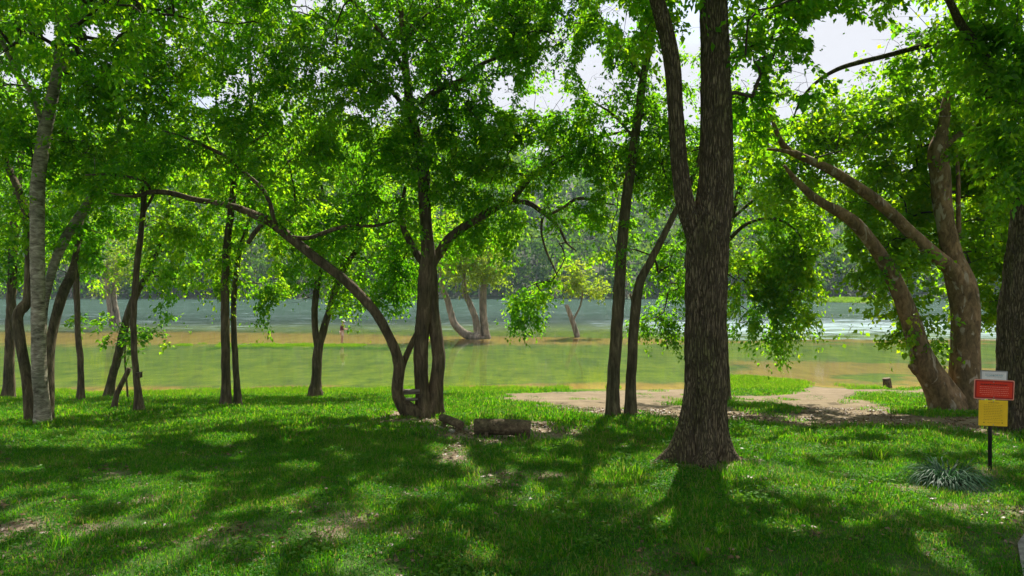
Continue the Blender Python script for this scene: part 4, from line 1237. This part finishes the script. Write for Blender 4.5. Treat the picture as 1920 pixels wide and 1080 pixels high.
def broad_patch(name, n, rad, h, size, seed, mat, flat=.35, tlo=0., thi=.8):
    rng = np.random.default_rng(seed)
    a, r = rng.uniform(0, 2 * np.pi, n), rad * np.sqrt(rng.random(n))
    z = h * rng.uniform(.35, 1, n) * (1 - .4 * (r / rad))
    c = np.stack([r * np.cos(a), r * np.sin(a), z], -1)
    d = rng.uniform(0, 2 * np.pi, n)
    ax = np.stack([np.cos(d), np.sin(d), rng.uniform(-.4, .3, n)], -1)
    nr = np.array([0, 0, 1.]) + rng.normal(size=(n, 3)) * flat
    v, t, ti = cards(c, ax, nr, size * rng.uniform(.7, 1.3, n), size * .75, tlo + rng.random(n) * (thi - tlo), .1)
    o = bpy.data.objects.new(name, mesh_np(name, v, t, None, mat, {'tint': ti}))
    SRC.objects.link(o)

blade_patch('a_lawn', 170, .26, .025, .060, .007, 1, M['grass'], .7)
blade_patch('b_lawn', 140, .26, .035, .080, .007, 2, M['grass'], .8, .1, 1)
blade_patch('c_lawn', 170, .24, .02, .05, .008, 3, M['grass'], .9, 0, .7)
blade_patch('d_tall', 36, .10, .10, .24, .010, 4, M['grass'], .9, .2, .9)
broad_patch('e_clover', 120, .24, .05, .022, 5, M['clover'])
broad_patch('f_broad', 34, .17, .08, .042, 6, M['clover'], .5, .3, 1)
broad_patch('g_litter', 16, .24, .008, .06, 7, M['litter'], .35, 0, 1)
blade_patch('h_shore', 120, .40, .10, .24, .016, 8, M['grass'], .6, .55, .93, .02)
blade_patch('i_coarse', 160, .32, .035, .075, .014, 9, M['grass'], .8, .1, .9)
broad_patch('j_pale', 60, .16, .10, .038, 10, M['clover'], .6, .6, .95)

blade_patch('k_dry', 110, .22, .02, .06, .008, 19, M['grass'], 1.1, .6, .95, .45)

def scatter(name, label, cat, pts, idx, rot, scl):
    me = bpy.data.meshes.new(name)
    me.vertices.add(len(pts))
    me.vertices.foreach_set('co', np.asarray(pts, np.float32).ravel())
    a = me.attributes.new('idx', 'INT', 'POINT')
    a.data.foreach_set('value', np.asarray(idx, np.int32))
    a = me.attributes.new('rot', 'FLOAT_VECTOR', 'POINT')
    a.data.foreach_set('vector', np.asarray(rot, np.float32).ravel())
    a = me.attributes.new('scl', 'FLOAT', 'POINT')
    a.data.foreach_set('value', np.asarray(scl, np.float32))
    o = link(name, me)
    ng = bpy.data.node_groups.new(name + '_scatter', 'GeometryNodeTree')
    ng.interface.new_socket('Geometry', in_out='INPUT', socket_type='NodeSocketGeometry')
    ng.interface.new_socket('Geometry', in_out='OUTPUT', socket_type='NodeSocketGeometry')
    gi_, go = ng.nodes.new('NodeGroupInput'), ng.nodes.new('NodeGroupOutput')
    ip = ng.nodes.new('GeometryNodeInstanceOnPoints')
    ci = ng.nodes.new('GeometryNodeCollectionInfo')
    ci.inputs['Collection'].default_value = SRC
    ci.inputs['Separate Children'].default_value = True
    ci.inputs['Reset Children'].default_value = True
    def na(nm, ty):
        q = ng.nodes.new('GeometryNodeInputNamedAttribute')
        q.data_type = ty
        q.inputs['Name'].default_value = nm
        return [s for s in q.outputs if s.enabled and s.name == 'Attribute'][0]
    e2r = ng.nodes.new('FunctionNodeEulerToRotation')
    ng.links.new(gi_.outputs[0], ip.inputs['Points'])
    ng.links.new(ci.outputs[0], ip.inputs['Instance'])
    ip.inputs['Pick Instance'].default_value = True
    ng.links.new(na('idx', 'INT'), ip.inputs['Instance Index'])
    ng.links.new(na('rot', 'FLOAT_VECTOR'), e2r.inputs[0])
    ng.links.new(e2r.outputs[0], ip.inputs['Rotation'])
    ng.links.new(na('scl', 'FLOAT'), ip.inputs['Scale'])
    ng.links.new(ip.outputs[0], go.inputs[0])
    md = o.modifiers.new('scatter', 'NODES')
    md.node_group = ng
    return tag(o, label, cat, None, 'stuff')

def lawn():
    rng = np.random.default_rng(77)
    P_, I, S = [], [], []
    def put(n, ylo, yhi, pick, p, smul, lim=None):
        y = np.sqrt(rng.uniform(ylo ** 2, yhi ** 2, n))
        x = rng.uniform(-1, 1, n) * (y * .80 + 1.2)
        z = gz(x, y)
        m_ = (z > .0)
        sm, dm = sand_mask(x, y), dirt_mask(x, y)
        nn = fbm(np.stack([x, y], -1) * .8, 301)
        m_ &= (rng.random(n) > sm * .985) & (rng.random(n) > dm * .92)
        if lim is not None:
            m_ &= lim(x, y, nn, rng.random(n))
        ok = np.nonzero(m_)[0]
        P_.append(np.stack([x, y, z], -1)[ok])
        I.append(rng.choice(pick, len(ok), p=p))
        S.append(smul * rng.uniform(.75, 1.3, len(ok)) * (.75 + .6 * nn[ok]))
    put(4200, 4.2, 13, [0, 2], [.4, .6], 1.0)
    put(2600, 4.2, 14, [1, 0], [.8, .2], 1.0, lambda x, y, n_, r: n_ + r * .25 > .60)
    put(1500, 4.2, 16, [10], [1.], 1.0, lambda x, y, n_, r: fbm(np.stack([x, y], -1) * 1.1, 411) + r * .2 > .66)
    put(2600, 4.2, 14, [4, 5], [.9, .1], 1.0, lambda x, y, n_, r: n_ + r * .5 > .62)
    put(110, 4.5, 15, [3], [1.], 1.0, lambda x, y, n_, r: n_ > .5)
    put(170, 4.5, 18, [9], [1.], 1.0, lambda x, y, n_, r: n_ > .45)
    put(9000, 12.5, 31, [8, 1, 4], [.6, .2, .2], 1.25)
    put(300, 14, 28, [5, 3], [.6, .4], 1.3, lambda x, y, n_, r: n_ > .45)
    # bright tall fringe along the waterline
    y = rng.uniform(26.4, 31, 2600)
    x = rng.uniform(-26, 8, 2600)
    z = gz(x, y)
    k = (z < .16) & (z > -.06) & (sand_mask(x, y) < .5) & (fbm(np.stack([x, y], -1) * .6, 305) > .36) & ((x < 0) | (rng.random(2600) < .3))
    P_.append(np.stack([x, y, np.maximum(z, -.05)], -1)[k])
    I.append(np.full(k.sum(), 7))
    S.append(rng.uniform(.6, 1.1, k.sum()))
    # weeds standing out of the shallows on the right and along the sand bar on the left
    y = rng.uniform(29, 36, 1500)
    x = rng.normal(11.2, 2.0, 1500)
    z = gz(x, y)
    k = (z > -.07) & (sand_mask(x, y) < .5)
    P_.append(np.stack([x, y, np.maximum(z, -.06)], -1)[k])
    I.append(np.full(k.sum(), 7))
    S.append(rng.uniform(.5, 1.0, k.sum()))
    y = rng.normal(50.6, .7, 900)
    x = rng.uniform(-26, -8.6, 900)
    z = gz(x, y)
    k = fbm(np.stack([x * .4, y * .8], -1), 307) > .46
    P_.append(np.stack([x, y, np.maximum(z, -.12)], -1)[k])
    I.append(np.full(k.sum(), 7))
    S.append(rng.uniform(.45, .9, k.sum()))
    p = np.concatenate(P_)
    i = np.concatenate(I)
    s = np.concatenate(S)
    r = np.zeros((len(p), 3))
    r[:, 2] = rng.uniform(0, 6.28, len(p))
    r[:, :2] = rng.normal(size=(len(p), 2)) * .06
    scatter('grass', 'shaded green lawn of grass and clover with sunlit patches', 'grass', p, i, r, s)
    # dry leaves lying on the bare patches
    n = 3600
    y = np.sqrt(rng.uniform(4.2 ** 2, 20 ** 2, n))
    x = rng.uniform(-1, 1, n) * (y * .8)
    k = (rng.random(n) < .28 + .6 * dirt_mask(x, y) + .30 * sand_mask(x, y))
    p = np.stack([x, y, gz(x, y) + .012], -1)[k]
    r = np.zeros((len(p), 3))
    r[:, 2] = rng.uniform(0, 6.28, len(p))
    scatter('fallen_leaves', 'dry brown leaves lying on the bare patches of the lawn', 'leaves', p, np.full(len(p), 6), r, rng.uniform(.5, 1.1, len(p)))
lawn()

# ------------------------------------------------------------------ small things
def strap_plant():
    c = G(1775, 905)
    root = empty('strap_leaf_plant', c, 'round clump of grey green strap leaves in the lawn beside the notice post', 'plant')
    rng = np.random.default_rng(15)
    n, k = 380, 6
    V, Q, A = [], [], []
    for i in range(n):
        a = rng.uniform(0, 2 * np.pi)
        inner = rng.random() < .22
        r0 = .05 + .16 * rng.random()
        L_ = rng.uniform(.36, .62)
        rise = rng.uniform(.5, 1.2) if not inner else rng.uniform(1.2, 1.8)
        wd = rng.uniform(.011, .017)
        dr = np.array([math.cos(a), math.sin(a), 0])
        sd = np.array([-math.sin(a), math.cos(a), 0])
        tw = rng.normal() * .25
        ti = np.clip(rng.normal(.45, .2) + (.35 if rng.random() < .2 else 0), 0, 1)
        for j in range(k):
            t = j / (k - 1)
            p = np.array([rng.normal() * .01, rng.normal() * .01, 0]) + dr * (r0 + L_ * (t * .92)) + sd * tw * L_ * t * t + np.array([0, 0, L_ * (rise * t - (rise * .78 + .25) * t * t) + .02])
            w = wd * (1 - t ** 3 * .85)
            V += [p - sd * w / 2, p + sd * w / 2]
            A += [ti, ti]
        b = i * 2 * k
        for j in range(k - 1):
            Q.append((b + 2 * j, b + 2 * j + 1, b + 2 * j + 3, b + 2 * j + 2))
    o = link('leaves', mesh_np('leaves', V, None, Q, M['liriope'], {'tint': A}), root)
    o['kind'] = 'stuff'
strap_plant()

def rounded_plate(w, h, th, r, seg=5):
    """upright plate facing -y with rounded corners"""
    pts = []
    for cx, cz, a0 in ((w / 2 - r, h / 2 - r, 0), (-w / 2 + r, h / 2 - r, 90), (-w / 2 + r, -h / 2 + r, 180), (w / 2 - r, -h / 2 + r, 270)):
        for k in range(seg + 1):
            a = math.radians(a0 + 90 * k / seg)
            pts.append((cx + r * math.cos(a), cz + r * math.sin(a)))
    n = len(pts)
    V = [(x, -th / 2, z) for x, z in pts] + [(x, th / 2, z) for x, z in pts]
    bm_f = [list(range(n)), list(range(2 * n - 1, n - 1, -1))] + [[i, i + n, (i + 1) % n + n, (i + 1) % n] for i in range(n)]
    return V, bm_f

def plate(name, w, h, th, r, mat, parent, loc, rz, tilt):
    V, Fc = rounded_plate(w, h, th, r)
    me = bpy.data.meshes.new(name)
    me.from_pydata(V, [], Fc)
    me.update()
    me.materials.append(mat)
    o = link(name, me, parent, loc)
    o.rotation_euler = (0, tilt, rz)
    return o

def lettering(parent, rows, y, mat, seed):
    """rows of worn, unreadable print: (z, x0, x1, height)"""
    rng = np.random.default_rng(seed)
    mb = MB()
    for z, x0, x1, h in rows:
        x = x0
        while x < x1 - .004:
            wl_ = min(rng.uniform(.010, .032), x1 - x)
            g = .0016
            nl_ = max(1, int(wl_ / .006))
            for k in range(nl_):
                cw = wl_ / nl_
                mb.add(*boxv((x + cw * (k + .5), y, z), (cw - g, .0012, h * rng.uniform(.75, 1.0))))
            x += wl_ + .007
    o = link('lettering', mb.mesh('lettering', mat), parent)
    o['kind'] = 'stuff'

def sign():
    c = G(1856, 882)
    d = c[1]
    k = d / F
    root = empty('notice_post', c, 'black post with small white, red and yellow notices by the right edge', 'sign')
    top = 187 * k
    mb = MB()
    mb.add(*boxv((0, 0, (top - .02) / 2 - .1), (.042, .030, top + .18)))
    link('post', mb.mesh('post', M['black_metal']), root)
    rz, tl = -.10, .035
    y0 = -.024
    # white notice at the top
    a = plate('white_notice', 48 * k, 19 * k, .004, .010, M['grey_edge'], root, (6 * k, y0 + .006, (882 - 704) * k), rz, tl)
    b = plate('face', 43 * k, 14.5 * k, .003, .007, M['white_sign'], a, (0, -.004, 0), 0, 0)
    lettering(a, [(.020, -.125, .125, .007)], -.0062, M['grey_edge'], 1)
    lettering(a, [(.002, -.12, .12, .012)], -.0062, M['ink_teal'], 2)
    lettering(a, [(-.018, -.10, .11, .007)], -.0062, M['grey_edge'], 3)
    # red notice
    a = plate('red_notice', 71 * k, 37 * k, .004, .022, M['pale_edge'], root, (5.5 * k, y0 - .002, (882 - 730) * k), rz, tl)
    b = plate('face', 67.5 * k, 33.5 * k, .003, .018, M['red_edge'], a, (0, -.004, 0), 0, 0)
    b = plate('face', 62.5 * k, 28.5 * k, .003, .012, M['red_sign'], a, (0, -.0062, 0), 0, 0)
    lettering(a, [(.073, -.19, .18, .017)], -.0082, M['ink_dark'], 4)
    lettering(a, [(.036, -.20, .20, .009), (.008, -.20, .20, .009), (-.020, -.20, .19, .009), (-.048, -.20, .20, .009), (-.078, -.17, .19, .008)], -.0082, M['ink_red'], 5)
    # yellow notice
    a = plate('yellow_notice', 51 * k, 48 * k, .004, .006, M['yellow_sign'], root, (4 * k, y0 + .001, (882 - 774) * k), rz, tl * .6)
    lettering(a, [(.150, -.07, .08, .012), (.118, -.13, .13, .007)], -.0028, M['ink_yel'], 6)
    lettering(a, [(.118 - .024 * i, -.13, .13 - .03 * (i % 3 == 2), .006) for i in range(1, 10)], -.0028, M['ink_yel'], 7)
    for sx in (-.12, .13):
        lettering(a, [(-.140, sx - .012, sx + .012, .018)], -.0028, M['ink_yel'], 8)
    lettering(a, [(-.140, -.08, .09, .006)], -.0028, M['ink_yel'], 9)
    for zz, yy in ((704, -.006), (730 - 14, -.012), (730 + 14, -.012), (752, -.006), (796, -.006)):
        m3 = MB()
        p0 = np.array([4.5 * k - .004, y0 + yy + .002, (882 - zz) * k])
        m3.add(*tube(np.array([p0, p0 + [0, -.006, 0]]), .007, 8, True))
        link('bolt', m3.mesh('bolt', M['grey_edge'], True), root)
sign()

def log(name, label, a, b, r, posts, knots, seed):
    a, b = np.asarray(a, float), np.asarray(b, float)
    base = (a + b) / 2
    base[2] = float(gz(base[0], base[1]))
    root = empty(name, base, label, 'log')
    n = 34
    t = np.linspace(0, 1, n)[:, None]
    pts = a + (b - a) * t
    ln = np.linalg.norm(b - a)
    rng = np.random.default_rng(seed)
    pts[:, 2] += np.sin(t[:, 0] * 3.1) * .012
    V, T, Q = tube(pts, np.linspace(r, r * 1.03, n), 40, False, .10, 16, seed, .06)
    mb = MB()
    mb.add(V, None, Q)
    link('bark', mb.mesh('bark', M['log'], True, base), root)
    for e, sgn in ((0, -1), (n - 1, 1)):
        ring = V[e * 40:(e + 1) * 40]
        ctr = ring.mean(0)
        ax = (b - a) / ln * sgn
        vv = [ctr + ax * .004]
        for f in (.35, .7, .9, 1.0):
            vv += list(ctr + (ring - ctr) * f + ax * (.004 if f < .95 else 0) + ax * (.006 * math.sin(f * 9)))
        tt = [(0, 1 + j, 1 + (j + 1) % 40) for j in range(40)]
        qq = [(1 + k * 40 + j, 1 + (k + 1) * 40 + j, 1 + (k + 1) * 40 + (j + 1) % 40, 1 + k * 40 + (j + 1) % 40) for k in range(3) for j in range(40)]
        link('cut_end', mesh_np('cut_end', np.array(vv) - base, tt, qq, M['endgrain'], None, True), root)
    for (px_, py_, pw, ph) in posts:
        q = np.array([px_, py_, 0.0])
        z0 = float(gz(q[0], q[1]))
        p = np.array([[q[0], q[1], z0 - .06], [q[0] + .004, q[1], z0 + ph * .5], [q[0], q[1], z0 + ph]])
        m2 = MB()
        m2.add(*tube(catmull(p, .02), pw / 2, 10, True, .08, 6, seed + 3, .05))
        link('leg', m2.mesh('leg', M['endgrain'], True, base), root)
    for (tt_, ang, rr) in knots:
        c = a + (b - a) * tt_ + np.array([0, -math.cos(ang) * r * .95, math.sin(ang) * r * .95])
        dv = np.array([0, -math.cos(ang), math.sin(ang)])
        m2 = MB()
        m2.add(*tube(np.array([c, c + dv * .02, c + dv * .035]), [rr, rr * .9, rr * .5], 10, True))
        link('knot', m2.mesh('knot', M['bark_dark'], True, base), root)
    return root

g = G(942, 822)
k = g[1] / F
za = g[2] + 17.5 * k
log('log_bench', 'thick log bench on two short stubs in the middle of the lawn', (g[0] - 52 * k, g[1] + .12, g[2] + 19.5 * k), (g[0] + 52 * k, g[1] + .04, g[2] + 17.5 * k), 14.3 * k,
    [(g[0] - 30 * k, g[1] - .03, .065, .10), (g[0] + 33 * k, g[1] - .06, .055, .10)], [(.92, .1, .03), (.86, -.2, .022), (.35, .5, .02)], 3)
g2 = G(848, 806)
k = g2[1] / F
log('short_log', 'short log lying tilted between the many-stemmed tree and the log bench', (g2[0] - 24 * k, g2[1] + .45, g2[2] + 15 * k), (g2[0] + 17 * k, g2[1] - .02, g2[2] + 8.5 * k), 7.5 * k, [(g2[0] - 20 * k, g2[1] + .36, .10, .10), (g2[0] + 11 * k, g2[1], .09, .045)], [(.98, .1, .02)], 9)

def stone(label, px, py, r, seed):
    c = G(px, py)
    bm = bmesh.new()
    bmesh.ops.create_icosphere(bm, subdivisions=3, radius=1)
    rng = np.random.default_rng(seed)
    s = np.array([1, .8, .55]) * r
    for v in bm.verts:
        q = np.array(v.co)
        f = .75 + .5 * float(fbm(q[None, :] * 1.2 + seed, seed, 3)[0])
        v.co = Vector((q * s * f).tolist())
    me = bpy.data.meshes.new('stone')
    bm.to_mesh(me)
    bm.free()
    me.polygons.foreach_set('use_smooth', np.ones(len(me.polygons), bool))
    me.materials.append(M['stone'])
    o = link('stone', me, None, (c[0], c[1], c[2] + r * .25))
    o.rotation_euler = (0, 0, seed)
    tag(o, label, 'stone', 'stones by the logs')
stone('pale stone under the raised end of the short log', 826, 803, .055, 3)
stone('dark flat stone below the middle of the short log', 847, 810, .085, 5)
stone('small stone between the short log and the bench', 874, 806, .05, 8)

def board(label, p0, p1, dd, th, wd, seed):
    """weathered board wedged between two stems"""
    d0 = TREES['centre'][1]
    a, b = P(p0[0], p0[1], d0 + dd), P(p1[0], p1[1], d0 + dd + .05)
    rng = np.random.default_rng(seed)
    n = 12
    V, Q = [], []
    ax = (b - a)
    for i in range(n):
        t = i / (n - 1)
        c = a + ax * t + np.array([0, 0, -.006 * math.sin(t * 3.1)])
        w, h = wd * (1 + rng.normal() * .04), th * (1 + rng.normal() * .07)
        for sy, sz in ((-.5, -.5), (-.5, .3), (-.38, .5), (.38, .5), (.5, .3), (.5, -.5)):
            V.append(c + np.array([0, sy * w, sz * h]))
    for i in range(n - 1):
        for j in range(6):
            Q.append((i * 6 + j, (i + 1) * 6 + j, (i + 1) * 6 + (j + 1) % 6, i * 6 + (j + 1) % 6))
    T = [(0, 1 + j, 2 + j) for j in range(4)] + [((n - 1) * 6, (n - 1) * 6 + 2 + j, (n - 1) * 6 + 1 + j) for j in range(4)]
    V = np.array(V)
    base = V.mean(0)
    o = link('board', mesh_np('board', V - base, T, Q, M['board']), None, base)
    tag(o, label, 'board', 'boards wedged in the many-stemmed tree')
board('upper thick weathered board wedged between the stems of the many-stemmed tree', (746, 735), (788, 733), -.16, .115, .16, 2)
board('lower thin weathered board wedged under the thicker board in the many-stemmed tree', (750, 749), (784, 748), -.18, .05, .18, 4)

def stump():
    c = G(1664, 724)
    root = empty('tree_stump', c, 'small cut stump standing at the water edge beside the sycamore', 'stump')
    k = c[1] / F
    p = np.array([c + [0, 0, -.1], c + [0, 0, .05], c + [-.02, 0, 9 * k], c + [-.05, 0, 17 * k]])
    V, T, Q = tube(catmull(p, .05), 7 * k, 24, True, .14, 10, 3, .08, (.10, .5, 4, 1))
    link('trunk', mesh_np('trunk', V - c, T, Q, M['log'], None, True), root)
    top = V[-26:-2]
    ct = top.mean(0)
    vv = [ct + [0, 0, .012]] + [ct + (q - ct) * .94 + np.array([0, 0, .012]) for q in top]
    link('cut_top', mesh_np('cut_top', np.array(vv) - c, [(0, 1 + j, 1 + (j + 1) % 24) for j in range(24)], None, M['endgrain']), root)
    r = MB()
    r.add(*tube(np.array([c + [0, 0, .06], c + [-.12, -.03, .04], c + [-.24, -.05, 0]]), [.05, .04, .02], 8, True))
    link('root', r.mesh('root', M['log'], True, c), root)
stump()

def nest_box():
    _, d0, b = TREES['box_tree']
    c = P(263, 703, d0)
    c[1] -= .02
    root = empty('nest_box', c, 'small dark wooden box fixed low on a thin trunk at left', 'box')
    m1 = MB()
    m1.add(*boxv((.0, 0, 0), (.085, .09, .13)))
    link('body', m1.mesh('body', M['bark_dark']), root)
    m1 = MB()
    m1.add(*boxv((.0, -.01, .072), (.11, .13, .014), 0, .08))
    link('lid', m1.mesh('lid', M['board']), root)
nest_box()

def tuft(px, py, label, seed, n=34, h=(.16, .36)):
    c = G(px, py)
    rng = np.random.default_rng(seed)
    V, Q, A = [], [], []
    k = 5
    for i in range(n):
        a = rng.uniform(0, 6.28)
        dr, sd = np.array([math.cos(a), math.sin(a), 0]), np.array([-math.sin(a), math.cos(a), 0])
        H, sp, wd = rng.uniform(*h), rng.uniform(.3, 1.0), rng.uniform(.007, .012)
        ti = rng.uniform(.3, .9)
        for j in range(k):
            t = j / (k - 1)
            p = dr * (.02 + H * sp * t ** 1.6) + np.array([0, 0, H * (t - .35 * sp * t ** 3) - .01])
            w = wd * (1 - t ** 2 * .9)
            V += [p - sd * w / 2, p + sd * w / 2]
            A += [ti, ti]
        for j in range(k - 1):
            b = i * 2 * k + 2 * j
            Q.append((b, b + 1, b + 3, b + 2))
    o = link('grass_tuft', mesh_np('grass_tuft', V, None, Q, M['grass'], {'tint': A}), None, c)
    tag(o, label, 'grass tuft', 'tall tufts in the lawn')
tuft(1440, 865, 'tall grass tuft right of the foot of the biggest trunk', 3)
tuft(1780, 836, 'tall arching grass tuft just behind the strap leaf clump', 4)
tuft(1838, 850, 'tall arching grass tuft left of the foot of the notice post', 5)
tuft(1740, 822, 'upright grass tuft near the sand, between sycamore and strap leaf clump', 6)
tuft(1500, 960, 'wide grass tuft in the shade below the biggest trunk', 7, 50)
tuft(1310, 1060, 'grass tuft at the bottom edge of the lawn, below the biggest trunk', 8, 50, (.2, .4))

# concrete path in the right bottom corner
pc = [G(1908, 1026), G(1923, 1004), G(2060, 994), G(2060, 1160), G(1930, 1160)]
mb = MB()
n = len(pc)
top = [np.array([p[0], p[1], float(gz(p[0], p[1])) + .045]) for p in pc]
bot = [t - np.array([0, 0, .2]) for t in top]
me = bpy.data.meshes.new('path')
me.from_pydata([tuple(v) for v in top + bot], [], [list(range(n))[::-1]] + [[i, (i + 1) % n, (i + 1) % n + n, i + n] for i in range(n)])
me.update()
me.materials.append(M['concrete'])
tag(link('path', me), 'corner of a grey paved path at the lower right', 'path', None, 'structure')

# ------------------------------------------------------------------ person fishing
def person():
    c = P(641, 634, 53.5)
    z0 = float(gz(c[0], c[1]))
    c = np.array([c[0], c[1], z0])
    root = empty('person', c, 'person in a white cap, dark shirt and pale shorts wading in the shallow river', 'person')
    def skin(name, pts, edges, radii, mat, parent, root_i=0, sub=2):
        me = bpy.data.meshes.new(name)
        me.from_pydata(pts, edges, [])
        me.update()
        o = link(name, me, parent)
        md = o.modifiers.new('skin', 'SKIN')
        md.use_smooth_shade = True
        for i, r in enumerate(radii):
            sv = me.skin_vertices[0].data[i]
            sv.radius = (r, r) if not isinstance(r, tuple) else r
            sv.use_root = (i == root_i)
        sb = o.modifiers.new('subdivision', 'SUBSURF')
        sb.levels = sb.render_levels = sub
        me.materials.append(mat)
        return o
    # faces right and a little away, arms forward on the rod (x = facing direction)
    J = [(0, 0, .92), (.01, 0, 1.10), (.03, 0, 1.30), (.05, 0, 1.45), (.07, 0, 1.53), (.09, 0, 1.62), (.10, 0, 1.70),
         (.04, .17, 1.40), (.10, .24, 1.16), (.33, .12, 1.12), (.41, .08, 1.13),
         (.04, -.17, 1.40), (.12, -.23, 1.16), (.30, -.06, 1.08), (.38, 0, 1.09),
         (0, .10, .88), (.03, .12, .48), (-.02, .13, .08), (.12, .14, .03),
         (0, -.10, .88), (.06, -.12, .48), (.02, -.13, .08), (.16, -.14, .03)]
    E = [(0, 1), (1, 2), (2, 3), (3, 4), (4, 5), (5, 6), (3, 7), (7, 8), (8, 9), (9, 10), (3, 11), (11, 12), (12, 13), (13, 14), (0, 15), (15, 16), (16, 17), (17, 18), (0, 19), (19, 20), (20, 21), (21, 22)]
    R = [(.13, .15), (.12, .14), (.13, .17), (.10, .12), .055, .095, .085, .065, .045, .036, .035, .065, .045, .036, .035, .085, .058, .040, .035, .085, .058, .040, .035]
    skin('body', J, E, R, M['skin'], root)
    # hands: five short fingers closed on the rod
    for hx_, hy_, hz_ in ((.43, .06, 1.13), (.40, .01, 1.09)):
        mbh = MB()
        for f in range(4):
            q = np.array([[hx_ + .015 * f - .02, hy_ + .03, hz_ + .02], [hx_ + .015 * f - .01, hy_ - .005, hz_ + .035], [hx_ + .015 * f - .005, hy_ - .03, hz_ + .012], [hx_ + .015 * f - .01, hy_ - .02, hz_ - .015]])
            mbh.add(*tube(catmull(q, .01), .009 - .0006 * f, 6, True))
        q = np.array([[hx_ - .03, hy_ + .02, hz_ + .01], [hx_ - .01, hy_ + .03, hz_ - .02], [hx_ + .01, hy_ + .01, hz_ - .03]])
        mbh.add(*tube(catmull(q, .01), .010, 6, True))
        link('fingers', mbh.mesh('fingers', M['skin'], True), root)
    skin('shirt', [(.005, 0, .95), (.01, 0, 1.10), (.03, 0, 1.30), (.045, 0, 1.43), (.04, .17, 1.40), (.08, .23, 1.24), (.04, -.17, 1.40), (.09, -.22, 1.24)], [(0, 1), (1, 2), (2, 3), (3, 4), (4, 5), (3, 6), (6, 7)],
         [(.155, .175), (.14, .16), (.15, .19), (.105, .13), .085, .068, .085, .068], M['shirt'], root)
    skin('shorts', [(0, 0, .95), (0, .10, .86), (.03, .12, .56), (0, -.10, .86), (.05, -.12, .56)], [(0, 1), (1, 2), (0, 3), (3, 4)], [(.15, .165), .112, .095, .112, .095], M['shorts'], root)
    def blob(name, ctr, s, mat, parent, cut=None):
        bm = bmesh.new()
        bmesh.ops.create_uvsphere(bm, u_segments=20, v_segments=12, radius=1)
        for v in bm.verts:
            v.co = Vector((ctr[0] + v.co.x * s[0], ctr[1] + v.co.y * s[1], ctr[2] + max(v.co.z, cut if cut is not None else -2) * s[2]))
        me = bpy.data.meshes.new(name)
        bm.to_mesh(me)
        bm.free()
        me.polygons.foreach_set('use_smooth', np.ones(len(me.polygons), bool))
        me.materials.append(mat)
        return link(name, me, parent)
    blob('hair', (.075, 0, 1.665), (.105, .09, .085), M['hair'], root, -.5)
    cp = blob('cap', (.09, 0, 1.71), (.118, .098, .10), M['cap'], root, -.05)
    blob('brim', (.21, 0, 1.705), (.085, .075, .012), M['cap'], cp)
    blob('nose', (.197, 0, 1.635), (.02, .014, .022), M['skin'], root)
    for s in (-1, 1):
        blob('eye', (.177, .034 * s, 1.662), (.010, .013, .008), M['eye'], root)
        blob('ear', (.085, .093 * s, 1.64), (.022, .012, .032), M['skin'], root)
    blob('mouth', (.178, 0, 1.592), (.008, .026, .008), M['lip'], root)
    root.rotation_euler = (0, 0, math.radians(25))
    # rod
    ca, sa = math.cos(math.radians(25)), math.sin(math.radians(25))
    def wpt(x, y, z):
        return np.array([x * ca - y * sa, x * sa + y * ca, z])
    a = wpt(.28, .03, 1.08)
    pts = np.array([a, wpt(.45, .03, 1.14), wpt(1.2, .02, 1.38), wpt(2.1, 0, 1.60), wpt(2.75, 0, 1.66)])
    rd = empty('fishing_rod', c + a, 'thin fishing rod held out over the water by the wading person', 'fishing rod')
    mb_ = MB()
    cc = catmull(pts, .08)
    mb_.add(*tube(cc - a, np.linspace(.008, .003, len(cc)), 6, True))
    link('blank', mb_.mesh('blank', M['cork'], True), rd)
    mb_ = MB()
    hp = cc[:5] - a
    mb_.add(*tube(hp, .014, 8, True))
    link('handle', mb_.mesh('handle', M['board'], True), rd)
    mb_ = MB()
    rp = cc[4] - a
    mb_.add(*tube(np.array([rp + [0, -.03, -.05], rp + [0, .03, -.05]]), .03, 12, True))
    mb_.add(*tube(np.array([rp, rp + [0, 0, -.04]]), .006, 6, True))
    link('reel', mb_.mesh('reel', M['black_metal'], True), rd)
person()

# ------------------------------------------------------------------ air
HAZE = 0.00022
def haze():
    m, N, L, out = nmat('haze_air')
    v = N.new('ShaderNodeVolumePrincipled')
    v.inputs['Color'].default_value = (.62, .80, 1.0, 1)
    v.inputs['Density'].default_value = HAZE
    v.inputs['Anisotropy'].default_value = 0.1
    L.new(v.outputs[0], out.inputs['Volume'])
    x0, x1, y0, y1, z0, z1 = -490, 490, -55, 780, -4.2, 120
    V, T, Q = boxv(((x0 + x1) / 2, (y0 + y1) / 2, (z0 + z1) / 2), (x1 - x0, y1 - y0, z1 - z0))
    o = link('haze', mesh_np('haze', V, None, Q, m))
    tag(o, 'thin summer haze over the river valley', 'haze', None, 'stuff')
if HAZE > 0:
    haze()
